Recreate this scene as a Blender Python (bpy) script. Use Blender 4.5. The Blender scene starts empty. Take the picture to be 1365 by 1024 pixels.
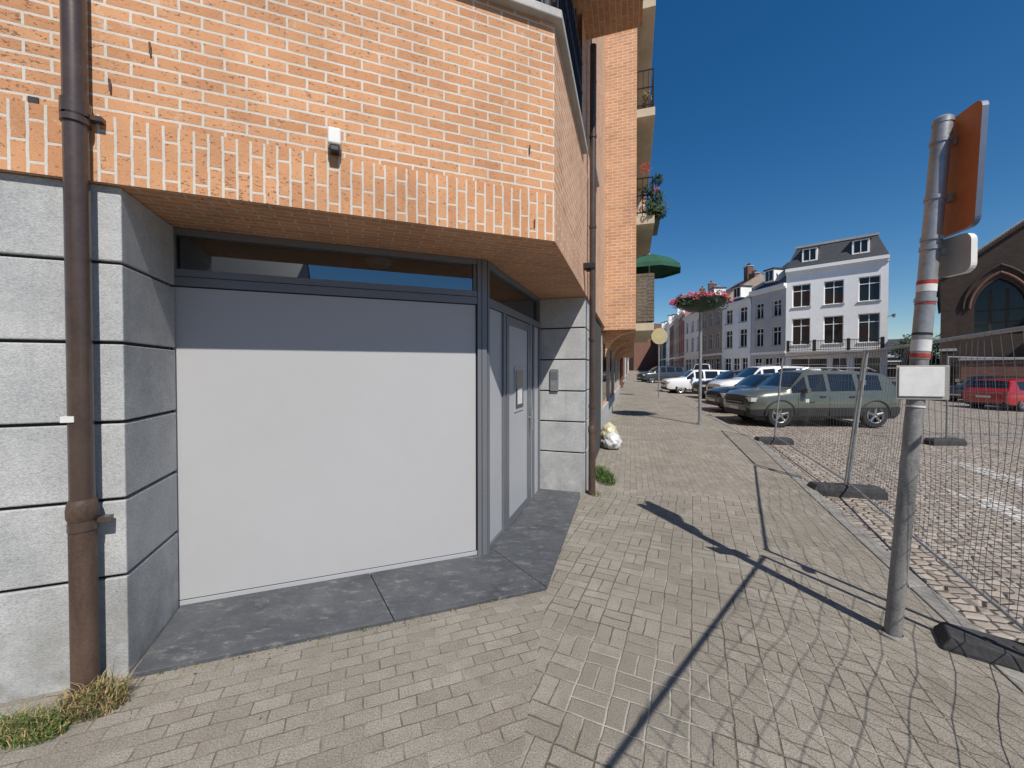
import bpy, bmesh, math, random
from mathutils import Vector, Matrix
random.seed(7)
rad=math.radians
S=bpy.context.scene
COL=S.collection
# ------------------------------------------------------------ materials
def newmat(name):
    m=bpy.data.materials.new(name); m.use_nodes=True
    nt=m.node_tree; b=nt.nodes["Principled BSDF"]
    return m,nt,b
def N(nt,t,**k):
    n=nt.nodes.new(t)
    for a,v in k.items(): setattr(n,a,v)
    return n
def L(nt,a,b): nt.links.new(a,b)
def mth(nt,op,a,b=None,c=None,clamp=False):
    n=nt.nodes.new('ShaderNodeMath'); n.operation=op; n.use_clamp=clamp
    for i,x in enumerate((a,b,c)):
        if x is None: continue
        if isinstance(x,(int,float)): n.inputs[i].default_value=x
        else: nt.links.new(x,n.inputs[i])
    return n.outputs[0]
def mixc(nt,f,a,b,mode='MIX'):
    n=nt.nodes.new('ShaderNodeMix'); n.data_type='RGBA'; n.blend_type=mode
    for s,x in ((0,f),(6,a),(7,b)):
        if isinstance(x,(int,float)): n.inputs[s].default_value=x
        elif isinstance(x,tuple): n.inputs[s].default_value=(*x[:3],1)
        else: nt.links.new(x,n.inputs[s])
    return n.outputs[2]
def noise(nt,vec,scale,detail=4,rough=.6):
    n=nt.nodes.new('ShaderNodeTexNoise'); n.inputs['Scale'].default_value=scale
    n.inputs['Detail'].default_value=detail; n.inputs['Roughness'].default_value=rough
    if vec: nt.links.new(vec,n.inputs['Vector'])
    return n.outputs['Fac']
def remap(nt,f,a,b,c=0.,d=1.):
    n=nt.nodes.new('ShaderNodeMapRange'); n.clamp=True
    for i,x in enumerate((f,a,b,c,d)):
        if isinstance(x,(int,float)): n.inputs[i].default_value=x
        else: nt.links.new(x,n.inputs[i])
    return n.outputs[0]
def bump(nt,b,h,strength,dist=.01):
    n=nt.nodes.new('ShaderNodeBump'); n.inputs['Strength'].default_value=strength
    n.inputs['Distance'].default_value=dist
    nt.links.new(h,n.inputs['Height']); nt.links.new(n.outputs[0],b.inputs['Normal'])
def ocoord(nt): return nt.nodes.new('ShaderNodeTexCoord').outputs['Object']
def pbr(name,col,rough=.6,metal=0,var=.15,scale=3,bmp=0.,bscale=60,coat=0,dirt=None,stretch=None):
    m,nt,b=newmat(name); o=ocoord(nt)
    if stretch:
        mp=N(nt,'ShaderNodeMapping'); mp.inputs['Scale'].default_value=stretch; L(nt,o,mp.inputs[0]); o2=mp.outputs[0]
    else: o2=o
    f=noise(nt,o2,scale,5,.65); f2=noise(nt,o,scale*9,2)
    f=mth(nt,'ADD',mth(nt,'MULTIPLY',f,.7),mth(nt,'MULTIPLY',f2,.3))
    f=remap(nt,f,.3,.7)
    d=dirt or tuple(c*(1-2*var) for c in col)
    hi=tuple(min(1,c*(1+var)) for c in col)
    L(nt,mixc(nt,f,d,hi),b.inputs['Base Color'])
    b.inputs['Roughness'].default_value=rough; b.inputs['Metallic'].default_value=metal
    if coat: b.inputs['Coat Weight'].default_value=coat; b.inputs['Coat Roughness'].default_value=.05
    if bmp: bump(nt,b,noise(nt,o,bscale,4),bmp,.005)
    return m
def brickmat(name,c1,c2,mortar,bw=.21,rh=.068,ms=.0055,swap=False,speck=True,bstr=.6):
    m,nt,b=newmat(name)
    uv=nt.nodes.new('ShaderNodeTexCoord').outputs['UV']; o=ocoord(nt)
    if swap:
        s=N(nt,'ShaderNodeSeparateXYZ'); L(nt,uv,s.inputs[0]); c=N(nt,'ShaderNodeCombineXYZ')
        L(nt,s.outputs[1],c.inputs[0]); L(nt,s.outputs[0],c.inputs[1]); uv=c.outputs[0]
    nz=N(nt,'ShaderNodeTexNoise'); nz.inputs['Scale'].default_value=14; nz.inputs['Detail'].default_value=3; L(nt,o,nz.inputs['Vector'])
    va=N(nt,'ShaderNodeVectorMath',operation='MULTIPLY_ADD'); L(nt,nz.outputs['Color'],va.inputs[0]); va.inputs[1].default_value=(.009,.009,0); L(nt,uv,va.inputs[2])
    br=N(nt,'ShaderNodeTexBrick'); L(nt,va.outputs[0],br.inputs['Vector'])
    br.inputs['Scale'].default_value=1; br.inputs['Brick Width'].default_value=bw; br.inputs['Row Height'].default_value=rh
    br.inputs['Mortar Size'].default_value=ms; br.inputs['Mortar Smooth'].default_value=.15; br.inputs['Bias'].default_value=-.1
    br.inputs['Color1'].default_value=(*c1,1); br.inputs['Color2'].default_value=(*c2,1); br.inputs['Mortar'].default_value=(*mortar,1)
    col=br.outputs['Color']
    f=remap(nt,noise(nt,o,2.2,5),.35,.7,.82,1.10)
    col=mixc(nt,1.,col,mixc(nt,f,(0,0,0),(1,1,1)),'MULTIPLY')
    if speck:
        br2=mth(nt,'SUBTRACT',1,br.outputs['Fac'])
        s=N(nt,'ShaderNodeSeparateXYZ'); L(nt,o,s.inputs[0])
        mp=N(nt,'ShaderNodeMapping'); mp.inputs['Scale'].default_value=(1,1,1.8); L(nt,o,mp.inputs[0])
        sp=noise(nt,mp.outputs[0],40,3,.7)
        left=mth(nt,'MULTIPLY',remap(nt,s.outputs[0],-2.4,-.2,.08,0),remap(nt,noise(nt,o,1.3,3),.4,.6))
        f=remap(nt,mth(nt,'ADD',sp,left),.61,.665); f=mth(nt,'MULTIPLY',mth(nt,'MULTIPLY',f,br2),.75)
        col=mixc(nt,f,col,(.10,.055,.04))
        gr=remap(nt,noise(nt,o,170,2,.7),.35,.7,.84,1.12); col=mixc(nt,1.,col,mixc(nt,gr,(0,0,0),(1,1,1)),'MULTIPLY')
        sm=remap(nt,noise(nt,o,9,6,.75),.60,.72); col=mixc(nt,mth(nt,'MULTIPLY',sm,.45),col,mortar)
    L(nt,col,b.inputs['Base Color']); b.inputs['Roughness'].default_value=.85
    h=mth(nt,'ADD',mth(nt,'MULTIPLY',br.outputs['Fac'],-1.),mth(nt,'MULTIPLY',noise(nt,o,90,3),.35))
    bump(nt,b,h,bstr,.006)
    return m
M={}
ORA=(.68,.35,.175); ORB=(.56,.265,.125); MORT=(.68,.62,.54)
M['brick']=brickmat('orange_brick',ORA,ORB,MORT,ms=.0072)
M['brickS']=brickmat('orange_brick_soldier',ORA,ORB,MORT,swap=True,ms=.0072)
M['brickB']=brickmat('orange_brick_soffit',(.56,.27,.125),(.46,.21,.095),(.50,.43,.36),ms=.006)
M['brickF']=brickmat('orange_brick_far',(.66,.34,.165),(.54,.26,.12),(.64,.56,.47),speck=False,ms=.0065)
M['dbrick']=brickmat('church_brick',(.066,.040,.030),(.042,.028,.023),(.08,.07,.06),bw=.24,rh=.08,speck=True)
M['rbrick']=brickmat('red_brick',(.21,.085,.055),(.15,.062,.045),(.24,.2,.17),bw=.24,rh=.08,speck=False)
M['pbrick']=brickmat('pale_brick',(.42,.34,.28),(.36,.29,.23),(.4,.36,.3),bw=.24,rh=.08,speck=False)
def stonemat():
    m,nt,b=newmat('bluestone_blocks'); o=ocoord(nt)
    f=remap(nt,noise(nt,o,2.5,8,.7),.3,.7)
    col=mixc(nt,f,(.37,.38,.385),(.56,.565,.56))
    gr=remap(nt,noise(nt,o,75,4,.85),.36,.66,.72,1.16); col=mixc(nt,1.,col,mixc(nt,gr,(0,0,0),(1,1,1)),'MULTIPLY')
    f2=remap(nt,noise(nt,o,38,5,.85),.55,.68)
    col=mixc(nt,mth(nt,'MULTIPLY',f2,.4),col,(.23,.235,.24))
    blo=remap(nt,noise(nt,o,1.1,4,.6),.5,.62); col=mixc(nt,mth(nt,'MULTIPLY',blo,.25),col,(.66,.66,.64))
    # vertical water streaks
    mp=N(nt,'ShaderNodeMapping'); mp.inputs['Scale'].default_value=(9,9,.8); L(nt,o,mp.inputs[0])
    stk=remap(nt,noise(nt,mp.outputs[0],1.6,4,.6),.56,.7); col=mixc(nt,mth(nt,'MULTIPLY',stk,.22),col,(.22,.22,.21))
    s=N(nt,'ShaderNodeSeparateXYZ'); L(nt,o,s.inputs[0])
    zf=remap(nt,s.outputs[2],0,.75,1,0)
    f3=mth(nt,'MULTIPLY',mth(nt,'MULTIPLY',zf,remap(nt,noise(nt,o,6,5),.35,.65)),.6)
    col=mixc(nt,f3,col,(.17,.16,.135))
    L(nt,col,b.inputs['Base Color']); b.inputs['Roughness'].default_value=.85
    bump(nt,b,mth(nt,'ADD',noise(nt,o,110,4,.75),mth(nt,'MULTIPLY',noise(nt,o,15,4),.6)),.8,.006)
    return m
M['stone']=stonemat()
M['joint']=pbr('dark_joint',(.05,.05,.05),.95)  # near-black backing behind the block joints, reused for small dark parts
def slabmat():
    m,nt,b=newmat('bluestone_slab'); o=ocoord(nt)
    col=mixc(nt,remap(nt,noise(nt,o,3,6,.7),.3,.7),(.048,.053,.062),(.10,.105,.115))
    mp=N(nt,'ShaderNodeMapping'); mp.inputs['Rotation'].default_value=(0,0,rad(-20)); mp.inputs['Scale'].default_value=(1,2.2,1); L(nt,o,mp.inputs[0])
    st=remap(nt,noise(nt,mp.outputs[0],6,9,.85),.53,.70); col=mixc(nt,mth(nt,'MULTIPLY',st,.8),col,(.30,.295,.28))
    ch=remap(nt,noise(nt,o,45,4,.8),.58,.68); col=mixc(nt,mth(nt,'MULTIPLY',ch,.5),col,(.02,.02,.022))
    L(nt,col,b.inputs['Base Color']); b.inputs['Roughness'].default_value=.5
    bump(nt,b,mth(nt,'ADD',noise(nt,o,60,5,.75),mth(nt,'MULTIPLY',noise(nt,mp.outputs[0],14,4),.8)),.7,.008); return m
M['slab']=slabmat()
M['frame']=pbr('grey_aluminium',(.17,.18,.2),.4,.25,.04,2)
M['panel']=pbr('light_grey_panel',(.43,.43,.442),.45,0,.012,.8,dirt=(.41,.41,.418))
M['doorp']=pbr('door_grey',(.40,.41,.43),.45,0,.03,2)
M['pipe']=pbr('brown_pipe',(.075,.05,.04),.35,0,.2,6,.1,40,coat=.3)
M['pipei']=pbr('cast_iron_pipe',(.10,.062,.045),.55,0,.35,8,.3,60,stretch=(1,1,.3))
M['white']=pbr('white_plastic',(.72,.71,.68),.4,0,.05,5)
M['sill']=pbr('sill_stone',(.42,.41,.39),.7,0,.15,5,.2)
M['conc']=pbr('balcony_concrete',(.5,.44,.33),.8,0,.12,2,.2)
M['black']=pbr('black_metal',(.02,.02,.022),.45,0,.1,5)
M['dark']=pbr('dark_interior',(.03,.03,.032),.9,0,.1,2)
M['ceil']=pbr('room_ceiling',(.10,.10,.10),.9,0,.05,2)
M['galv']=pbr('galvanised_steel',(.36,.37,.38),.42,.5,.18,7,.15,60)
M['polep']=pbr('weathered_pole',(.27,.265,.26),.6,.25,.35,9,.3,50,stretch=(1,1,.35))
M['rubber']=pbr('fence_foot_concrete',(.05,.05,.053),.9,0,.35,8,.8,60)
M['wire']=pbr('fence_wire',(.17,.17,.175),.45,.4,.1,5)
M['orange']=pbr('orange_sign_sheet',(.44,.115,.03),.5,0,.12,3)
M['signedge']=pbr('sign_edge',(.10,.13,.19),.4,.3,.08,5)
M['signback']=pbr('sign_back',(.38,.37,.34),.5,.3,.1,5)
M['ochre']=pbr('ochre_sign',(.42,.36,.20),.5,0,.1,5)
M['red']=pbr('red_sticker',(.45,.05,.03),.5,0,.3,40)
M['paper']=pbr('paper_notice',(.66,.66,.66),.6,0,.08,12)
M['green']=pbr('planter_green',(.02,.05,.03),.5,0,.1,3)
M['parasol']=pbr('parasol_fabric',(.012,.085,.05),.8,0,.15,4)
M['wicker']=pbr('wicker',(.16,.13,.1),.9,0,.35,20,.5,40)
M['leaf']=pbr('leaves',(.05,.10,.02),.6,0,.4,6)
M['leafd']=pbr('dark_leaves',(.025,.055,.02),.7,0,.4,3)
M['pink']=pbr('pink_petals',(.7,.13,.22),.6,0,.2,8)
M['redf']=pbr('red_petals',(.6,.03,.03),.6,0,.2,8)
M['grass']=pbr('grass_blades',(.10,.17,.035),.6,0,.35,9)
M['dry']=pbr('dry_grass',(.42,.31,.14),.7,0,.25,9)
M['litter']=pbr('leaf_litter',(.11,.075,.045),.9,0,.4,9)
M['bag']=pbr('plastic_bag',(.60,.61,.61),.35,0,.1,8,.4,24)
M['bagy']=pbr('plastic_bag_cream',(.55,.50,.33),.4,0,.2,14,.4,24)
M['wwall']=pbr('white_render',(.90,.90,.89),.85,0,.05,.6,.1,20)
M['gwall']=pbr('grey_render',(.52,.52,.52),.85,0,.08,.6,.1,20)
M['cwall']=pbr('cream_render',(.5,.44,.36),.85,0,.08,.6,.1,20)
M['pwall']=pbr('pink_render',(.42,.22,.2),.85,0,.08,.6,.1,20)
M['slate']=pbr('slate_roof',(.055,.058,.065),.6,0,.25,3,.4,25,stretch=(1,1,6))
M['tile']=pbr('clay_tiles',(.12,.06,.045),.8,0,.3,3,.4,25)
M['tyre']=pbr('tyre_rubber',(.018,.018,.018),.85)
M['rim']=pbr('alloy_rim',(.42,.43,.44),.3,.8,.05,5)
M['plate']=pbr('number_plate',(.7,.7,.68),.4)
M['trim']=pbr('car_trim',(.022,.022,.024),.6)
M['tail']=pbr('tail_light',(.35,.01,.01),.2,0,.05,5,coat=1)
M['lens']=pbr('headlight_lens',(.55,.57,.6),.1,.3,.05,5,coat=1)
def paint(name,c,metal=.3): return pbr(name,c,.3,metal,.03,1,coat=1)
M['p_olive']=paint('paint_olive',(.115,.125,.10)); M['p_navy']=paint('paint_navy',(.02,.026,.036))
M['p_white']=paint('paint_white',(.78,.79,.80),0); M['p_black']=paint('paint_black',(.012,.012,.014))
M['p_grey']=paint('paint_grey',(.045,.05,.055)); M['p_red']=paint('paint_red',(.36,.01,.012),0)
def glassmat(name,tint,facmin=.12,trans=True,spec=.8):
    m,nt,b=newmat(name)
    if not trans:
        b.inputs['Base Color'].default_value=(*tint,1); b.inputs['Roughness'].default_value=.04
        b.inputs['Specular IOR Level'].default_value=spec
        o=ocoord(nt); bump(nt,b,noise(nt,o,1.5,2),.04,.05)
        return m
    gl=N(nt,'ShaderNodeBsdfGlossy'); gl.inputs['Roughness'].default_value=.012; gl.inputs['Color'].default_value=(.85,.92,1,1)
    tr=N(nt,'ShaderNodeBsdfTransparent'); tr.inputs['Color'].default_value=(*tint,1)
    lw=N(nt,'ShaderNodeLayerWeight'); lw.inputs[0].default_value=.35
    f=mth(nt,'ADD',mth(nt,'MULTIPLY',lw.outputs['Fresnel'],.6),facmin,clamp=True)
    mx=N(nt,'ShaderNodeMixShader'); L(nt,f,mx.inputs[0]); L(nt,tr.outputs[0],mx.inputs[1]); L(nt,gl.outputs[0],mx.inputs[2])
    L(nt,mx.outputs[0],nt.nodes['Material Output'].inputs[0])
    return m
M['glass']=glassmat('shopfront_glass',(.42,.44,.45),.17)
M['win']=glassmat('house_window_glass',(.012,.014,.017),trans=False,spec=.45)
M['cglass']=glassmat('car_glass',(.01,.012,.014),trans=False)

# ------------------------------------------------------------ terrain height
def cl(x,a,b): return max(a,min(b,x))
def g(x,y):
    t=cl(y-5,0,110); return .02*t*t/(t+2)-.02*cl(x-10,0,20)*cl((y-2)/6,0,1)
def road(x,y): return g(x,y)-.07
def kerbx(y):
    if y<9: return 2.9+(y-2.2)*.42
    return 2.9+6.8*.42+.25*(y-9)

# ------------------------------------------------------------ mesh builder
class Fr:
    def __init__(s,o,a,b=None):
        s.o=o; l=math.hypot(*a); s.a=(a[0]/l,a[1]/l); s.b=b or (-s.a[1],s.a[0])
    def P(s,a,b,z): return (s.o[0]+a*s.a[0]+b*s.b[0], s.o[1]+a*s.a[1]+b*s.b[1], z)
W0=Fr((0,0),(1,0))
class MB:
    def __init__(s,name): s.n=name; s.v=[]; s.f=[]; s.m=[]; s.ms=[]
    def mi(s,k):
        if k not in s.ms: s.ms.append(k)
        return s.ms.index(k)
    def poly(s,pts,k):
        i=len(s.v); s.v+= [tuple(p) for p in pts]; s.f.append(tuple(range(i,i+len(pts)))); s.m.append(s.mi(k))
    def box(s,fr,a0,a1,b0,b1,z0,z1,k,kb=None):
        i=len(s.v)
        for z in (z0,z1):
            for a,b in ((a0,b0),(a1,b0),(a1,b1),(a0,b1)): s.v.append(fr.P(a,b,z))
        for n,q in enumerate(((3,2,1,0),(4,5,6,7),(0,1,5,4),(1,2,6,5),(2,3,7,6),(3,0,4,7))):
            s.f.append(tuple(i+j for j in q)); s.m.append(s.mi(kb if (kb and n==0) else k))
    def prism(s,pts,z0,z1,k,kb=None,kt=None):
        i=len(s.v); n=len(pts)
        s.v+=[(x,y,z0) for x,y in pts]+[(x,y,z1) for x,y in pts]
        s.f.append(tuple(i+j for j in reversed(range(n)))); s.m.append(s.mi(kb or k))
        s.f.append(tuple(i+n+j for j in range(n))); s.m.append(s.mi(kt or k))
        for j in range(n):
            s.f.append((i+j,i+(j+1)%n,i+n+(j+1)%n,i+n+j)); s.m.append(s.mi(k))
    def tube(s,p0,p1,r0,k,r1=None,n=12,cap=True):
        r1=r0 if r1 is None else r1
        p0=Vector(p0);p1=Vector(p1); d=(p1-p0).normalized()
        x=d.orthogonal().normalized(); y=d.cross(x); i=len(s.v)
        for p,r in ((p0,r0),(p1,r1)):
            for j in range(n):
                a=2*math.pi*j/n; s.v.append(tuple(p+(x*math.cos(a)+y*math.sin(a))*r))
        for j in range(n):
            s.f.append((i+j,i+(j+1)%n,i+n+(j+1)%n,i+n+j)); s.m.append(s.mi(k))
        if cap:
            s.f.append(tuple(i+j for j in reversed(range(n)))); s.m.append(s.mi(k))
            s.f.append(tuple(i+n+j for j in range(n))); s.m.append(s.mi(k))
    def path(s,pts,r,k,n=4):
        for a,b in zip(pts[:-1],pts[1:]): s.tube(a,b,r,k,n=n,cap=False)
    def lathe(s,c,prof,k,n=24,jit=0):
        i=len(s.v); m=len(prof)
        for r,z in prof:
            for j in range(n):
                a=2*math.pi*j/n; rr=r*(1+random.uniform(-jit,jit))
                s.v.append((c[0]+rr*math.cos(a),c[1]+rr*math.sin(a),c[2]+z))
        for q in range(m-1):
            for j in range(n):
                s.f.append((i+q*n+j,i+q*n+(j+1)%n,i+(q+1)*n+(j+1)%n,i+(q+1)*n+j)); s.m.append(s.mi(k))
    def leaves(s,c,rx,ry,rz,n,size,k,surf=.5):
        for _ in range(n):
            while True:
                p=Vector((random.uniform(-1,1),random.uniform(-1,1),random.uniform(-1,1)))
                if surf*.5<p.length<1: break
            q=Vector((c[0]+p.x*rx,c[1]+p.y*ry,c[2]+p.z*rz))
            a=Vector((random.gauss(0,1),random.gauss(0,1),random.gauss(0,1))).normalized(); b=a.orthogonal().normalized()
            z=size*random.uniform(.6,1.3)
            s.poly([q-a*z,q+b*z*.5,q+a*z,q-b*z*.5],k)
    def build(s,parent=None,smooth=None,bevel=0,recalc=True,hdir=(1,0),pm=None):
        me=bpy.data.meshes.new(s.n); me.from_pydata(s.v,[],s.f)
        for k in s.ms: me.materials.append(M[k])
        me.polygons.foreach_set('material_index',s.m); me.update()
        if recalc:
            bm=bmesh.new(); bm.from_mesh(me); bmesh.ops.recalc_face_normals(bm,faces=bm.faces); bm.to_mesh(me); bm.free()
        uv=me.uv_layers.new(name='UVMap')
        for p in me.polygons:
            nn=p.normal
            if abs(nn.z)>.7:
                for li in p.loop_indices:
                    c=me.vertices[me.loops[li].vertex_index].co
                    uv.data[li].uv=(c.x*hdir[0]+c.y*hdir[1],-c.x*hdir[1]+c.y*hdir[0])
            else:
                l=math.hypot(nn.x,nn.y) or 1; t=(-nn.y/l,nn.x/l)
                for li in p.loop_indices:
                    c=me.vertices[me.loops[li].vertex_index].co
                    uv.data[li].uv=(c.x*t[0]+c.y*t[1],c.z)
        if smooth:
            me.polygons.foreach_set('use_smooth',[True]*len(me.polygons)); me.set_sharp_from_angle(angle=rad(smooth))
        o=bpy.data.objects.new(s.n,me); COL.objects.link(o)
        if bevel:
            b=o.modifiers.new('b','BEVEL'); b.width=bevel; b.segments=2; b.limit_method='ANGLE'; b.harden_normals=False
        if parent:
            o.parent=parent; o.matrix_parent_inverse=Matrix.Translation(-Vector(parent.location)) if pm is None else pm
        return o
def empty(name,loc=(0,0,0)):
    e=bpy.data.objects.new(name,None); e.location=loc; e.empty_display_size=.3; COL.objects.link(e); return e

# ------------------------------------------------------------ main building
u=(.9354,.3535); n1=(-.3535,.9354); v=(.2924,.9563); out=(.9563,-.2924); nv=(-.9563,.2924)
C0=(-2.11,2.12); C1=(.313,3.035); SZ=2.67; SILL=4.31
F1=Fr(C0,u,n1)           # wall 1: a along, b into the building
F2=Fr(C1,v,nv)           # street wall: a along the street, b into the building
bld=empty('apartment_building',(0,5,0))
def add(p,q,k): return (p[0]+q[0]*k,p[1]+q[1]*k)
eps=-.03
T6=6.15
def xy(fr,a,b): return fr.P(a,b,0)[:2]
foot=[xy(F1,-5,eps),xy(F1,2.59,eps),xy(F2,T6,0),xy(F2,T6,5),xy(F1,-5,5)]
W=MB('upper_brick_walls'); W.prism(foot,SZ+.352,SILL,'brick'); W.build(bld,hdir=u)
W=MB('soldier_course'); 
foot2=[xy(F1,-5,eps-.004),(xy(F1,2.59,eps-.004)[0]+.004,xy(F1,2.59,eps-.004)[1]),xy(F2,T6,-.004),xy(F2,T6,5),xy(F1,-5,5)]
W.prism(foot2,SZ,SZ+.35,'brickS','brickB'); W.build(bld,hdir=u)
W=MB('stone_sill')
W.prism([xy(F1,-.2,-.10),(C1[0]+.06,C1[1]-.075),xy(F2,1.85,-.07),xy(F2,1.85,.15),xy(F1,2.4,.15),xy(F1,-.2,.15)],SILL+.002,SILL+.07,'sill'); W.build(bld,bevel=.008)
W=MB('upper_windows')
W.box(F1,-5,2.45,.12,.2,SILL+.07,6.6,'win'); W.box(F2,.12,1.85,.12,.2,SILL+.07,6.6,'win')
for a in (-1.5,-.3,.9,2.1): W.box(F1,a,a+.08,.06,.13,SILL+.07,6.6,'frame')
for a in (.15,.95,1.77): W.box(F2,a,a+.08,.06,.13,SILL+.07,6.6,'frame')
W.box(F1,-5,2.45,.05,.118,SILL+.07,SILL+.15,'frame'); W.box(F2,.12,1.85,.05,.118,SILL+.07,SILL+.15,'frame')
W.build(bld)
W=MB('window_railing')
for z in (SILL+.25,SILL+.7,SILL+1.05):
    W.tube(F1.P(0,.0,z),F1.P(2.5,.0,z),.014,'black'); W.tube(F2.P(.05,.0,z),F2.P(1.8,.0,z),.014,'black')
for i in range(22): W.tube(F1.P(.1+i*.115,0,SILL+.07),F1.P(.1+i*.115,0,SILL+1.05),.008,'black',n=6)
for i in range(16): W.tube(F2.P(.1+i*.11,0,SILL+.07),F2.P(.1+i*.11,0,SILL+1.05),.008,'black',n=6)
W.build(bld)
W=MB('street_brick_wall')
wins=[(2.9,3.9,4.9,6.6),(2.9,3.9,7.8,9.4)]
xs=[1.85,2.9,3.9,T6]; zs=[SILL+.0,4.9,6.6,7.8,9.4,14]
for i in range(3):
    for j in range(5):
        if i==1 and j in (1,3): continue
        W.poly([F2.P(xs[i],0,zs[j]),F2.P(xs[i+1],0,zs[j]),F2.P(xs[i+1],0,zs[j+1]),F2.P(xs[i],0,zs[j+1])],'brick')
for (a0,a1,z0,z1) in wins:
    W.poly([F2.P(a1,0,z0),F2.P(a1,.2,z0),F2.P(a1,.2,z1),F2.P(a1,0,z1)],'brick'); W.poly([F2.P(a0,0,z0),F2.P(a0,.2,z0),F2.P(a0,.2,z1),F2.P(a0,0,z1)],'brick')
    W.poly([F2.P(a0,.15,z0),F2.P(a1,.15,z0),F2.P(a1,.15,z1),F2.P(a0,.15,z1)],'win')
    W.box(F2,a0-.02,a1+.02,-.05,.16,z0-.06,z0-.001,'sill'); 
    W.box(F2,a0+.001,a0+.07,.09,.148,z0,z1,'frame');W.box(F2,a1-.07,a1-.001,.09,.148,z0,z1,'frame');W.box(F2,a0+.47,a0+.53,.09,.148,z0,z1,'frame')
W.build(bld,recalc=False)
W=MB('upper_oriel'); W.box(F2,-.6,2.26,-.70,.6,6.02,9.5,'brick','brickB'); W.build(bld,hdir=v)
W=MB('back_mass'); W.prism([xy(F1,-5,.5),xy(F1,2.0,.5),xy(F2,1.9,.6),xy(F2,T6,.6),xy(F2,T6,6),xy(F1,-5,6)],6.62,12,'brickF'); W.build(bld)
W=MB('projecting_bay')
BO=-.68
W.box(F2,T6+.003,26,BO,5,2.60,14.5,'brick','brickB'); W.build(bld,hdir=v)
W=MB('bay_cornice_brackets')
for a in (T6+.25,T6+3.5,T6+7,T6+10.5):
    prof=[(0,2.0),(0,2.597),(BO+.04,2.597)]
    for q in range(1,8):
        t=q/8*math.pi/2; prof.append((( BO+.04)*(1-math.sin(t)) , 2.597-.62*(1-math.cos(t))-.02))
    i0=[F2.P(a,b-.002,z) for b,z in prof]; i1=[F2.P(a+.3,b-.002,z) for b,z in prof]
    W.poly(i0,'brickF'); W.poly(i1[::-1],'brickF')
    for k in range(len(prof)):
        k2=(k+1)%len(prof); W.poly([i0[k],i1[k],i1[k2],i0[k2]],'brickF')
W.build(bld)
BA=T6+1.75
for zi,z in enumerate((2.95,5.75,8.55,11.35)):
    W=MB('balcony_slab'); W.box(F2,BA,BA+4.5,BO-.47,BO-.002,z-.22,z,'conc'); W.build(bld,bevel=.01)
    W=MB('balcony_railing')
    for q in range(30):
        a=BA+.05+q*.15; W.tube(F2.P(a,BO-.43,z),F2.P(a,BO-.43,z+1),.009,'black',n=5)
    for q in range(4): W.tube(F2.P(BA+.03,BO-.43+q*.13,z),F2.P(BA+.03,BO-.43+q*.13,z+1),.009,'black',n=5)
    for zz in (.1,.55,1.0):
        W.tube(F2.P(BA+.03,BO-.43,z+zz),F2.P(BA+4.45,BO-.43,z+zz),.018,'black',n=6); W.tube(F2.P(BA+.03,BO-.43,z+zz),F2.P(BA+.03,BO-.0,z+zz),.018,'black',n=6)
    W.build(bld)
    W=MB('balcony_side_wall'); W.box(F2,BA+4.2,BA+4.4,BO-.4,BO-.004,z,z+2.5,'conc'); W.build(bld)
def P2(a,b,z): return F2.P(a,b,z)
fl=empty('balcony_flower_box',P2(BA+.1,BO-.6,6.2))
W=MB('leaves')
for q,(a,b,z,r) in enumerate([(.0,-.35,5.95,.2),(.15,-.5,6.25,.2),(.0,-.3,6.4,.17),(.5,-.62,6.1,.24),(1.1,-.6,6.35,.24),(.2,-.55,6.72,.16),(1.4,-.65,6.8,.2),(.1,-.62,5.8,.16)]):
    W.leaves(P2(BA+a,BO+b,z),r,r,r,150,.05,'leafd' if q%3 else 'leaf')
W.build(fl,recalc=False)
W=MB('flowers')
for (a,b,z,r) in [(0,-.25,7.0,.16),(.1,-.2,6.2,.1),(.5,-.5,6.6,.1),(.05,-.15,5.95,.1)]: W.leaves(P2(BA+a,BO+b,z),r,r,r,55,.04,'redf')
W.build(fl,recalc=False)
W=MB('trough'); W.box(F2,BA+.1,BA+2,BO-.65,BO-.47,5.85,6.03,'green'); W.build(fl)
fl=empty('potted_plant',P2(BA+.2,BO-.3,8.6)); W=MB('leaves'); W.leaves(P2(BA+.2,BO-.25,8.95),.15,.15,.18,120,.05,'dry'); W.build(fl,recalc=False)
W=MB('pot'); W.lathe(P2(BA+.2,BO-.25,8.55),[(.0,0),(.08,0),(.11,.22),(.1,.22),(.0,.2)],'tile'); W.build(fl)
pc=P2(BA+.9,BO-.38,0); par=empty('garden_parasol',(pc[0],pc[1],2.95))
W=MB('canopy'); W.lathe((pc[0],pc[1],4.55),[(.0,.42),(.25,.37),(.6,.22),(.87,.02),(.89,-.10),(.85,-.02),(.55,.16),(0,.33)],'parasol',n=8); W.build(par)
W=MB('pole'); W.tube((pc[0],pc[1],2.95),(pc[0],pc[1],5.0),.02,'white'); W.build(par)
W=MB('wicker_screen'); 
for q in range(14):
    W.box(F2,BA-.0,BA+4.4,BO-.475,BO-.455,2.98+q*.09,2.98+q*.09+.08,'wicker'); W.box(F2,BA-.03,BA-.01,BO-.46,BO-.01,2.98+q*.09,2.98+q*.09+.08,'wicker')
W.build(bld)
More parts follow.
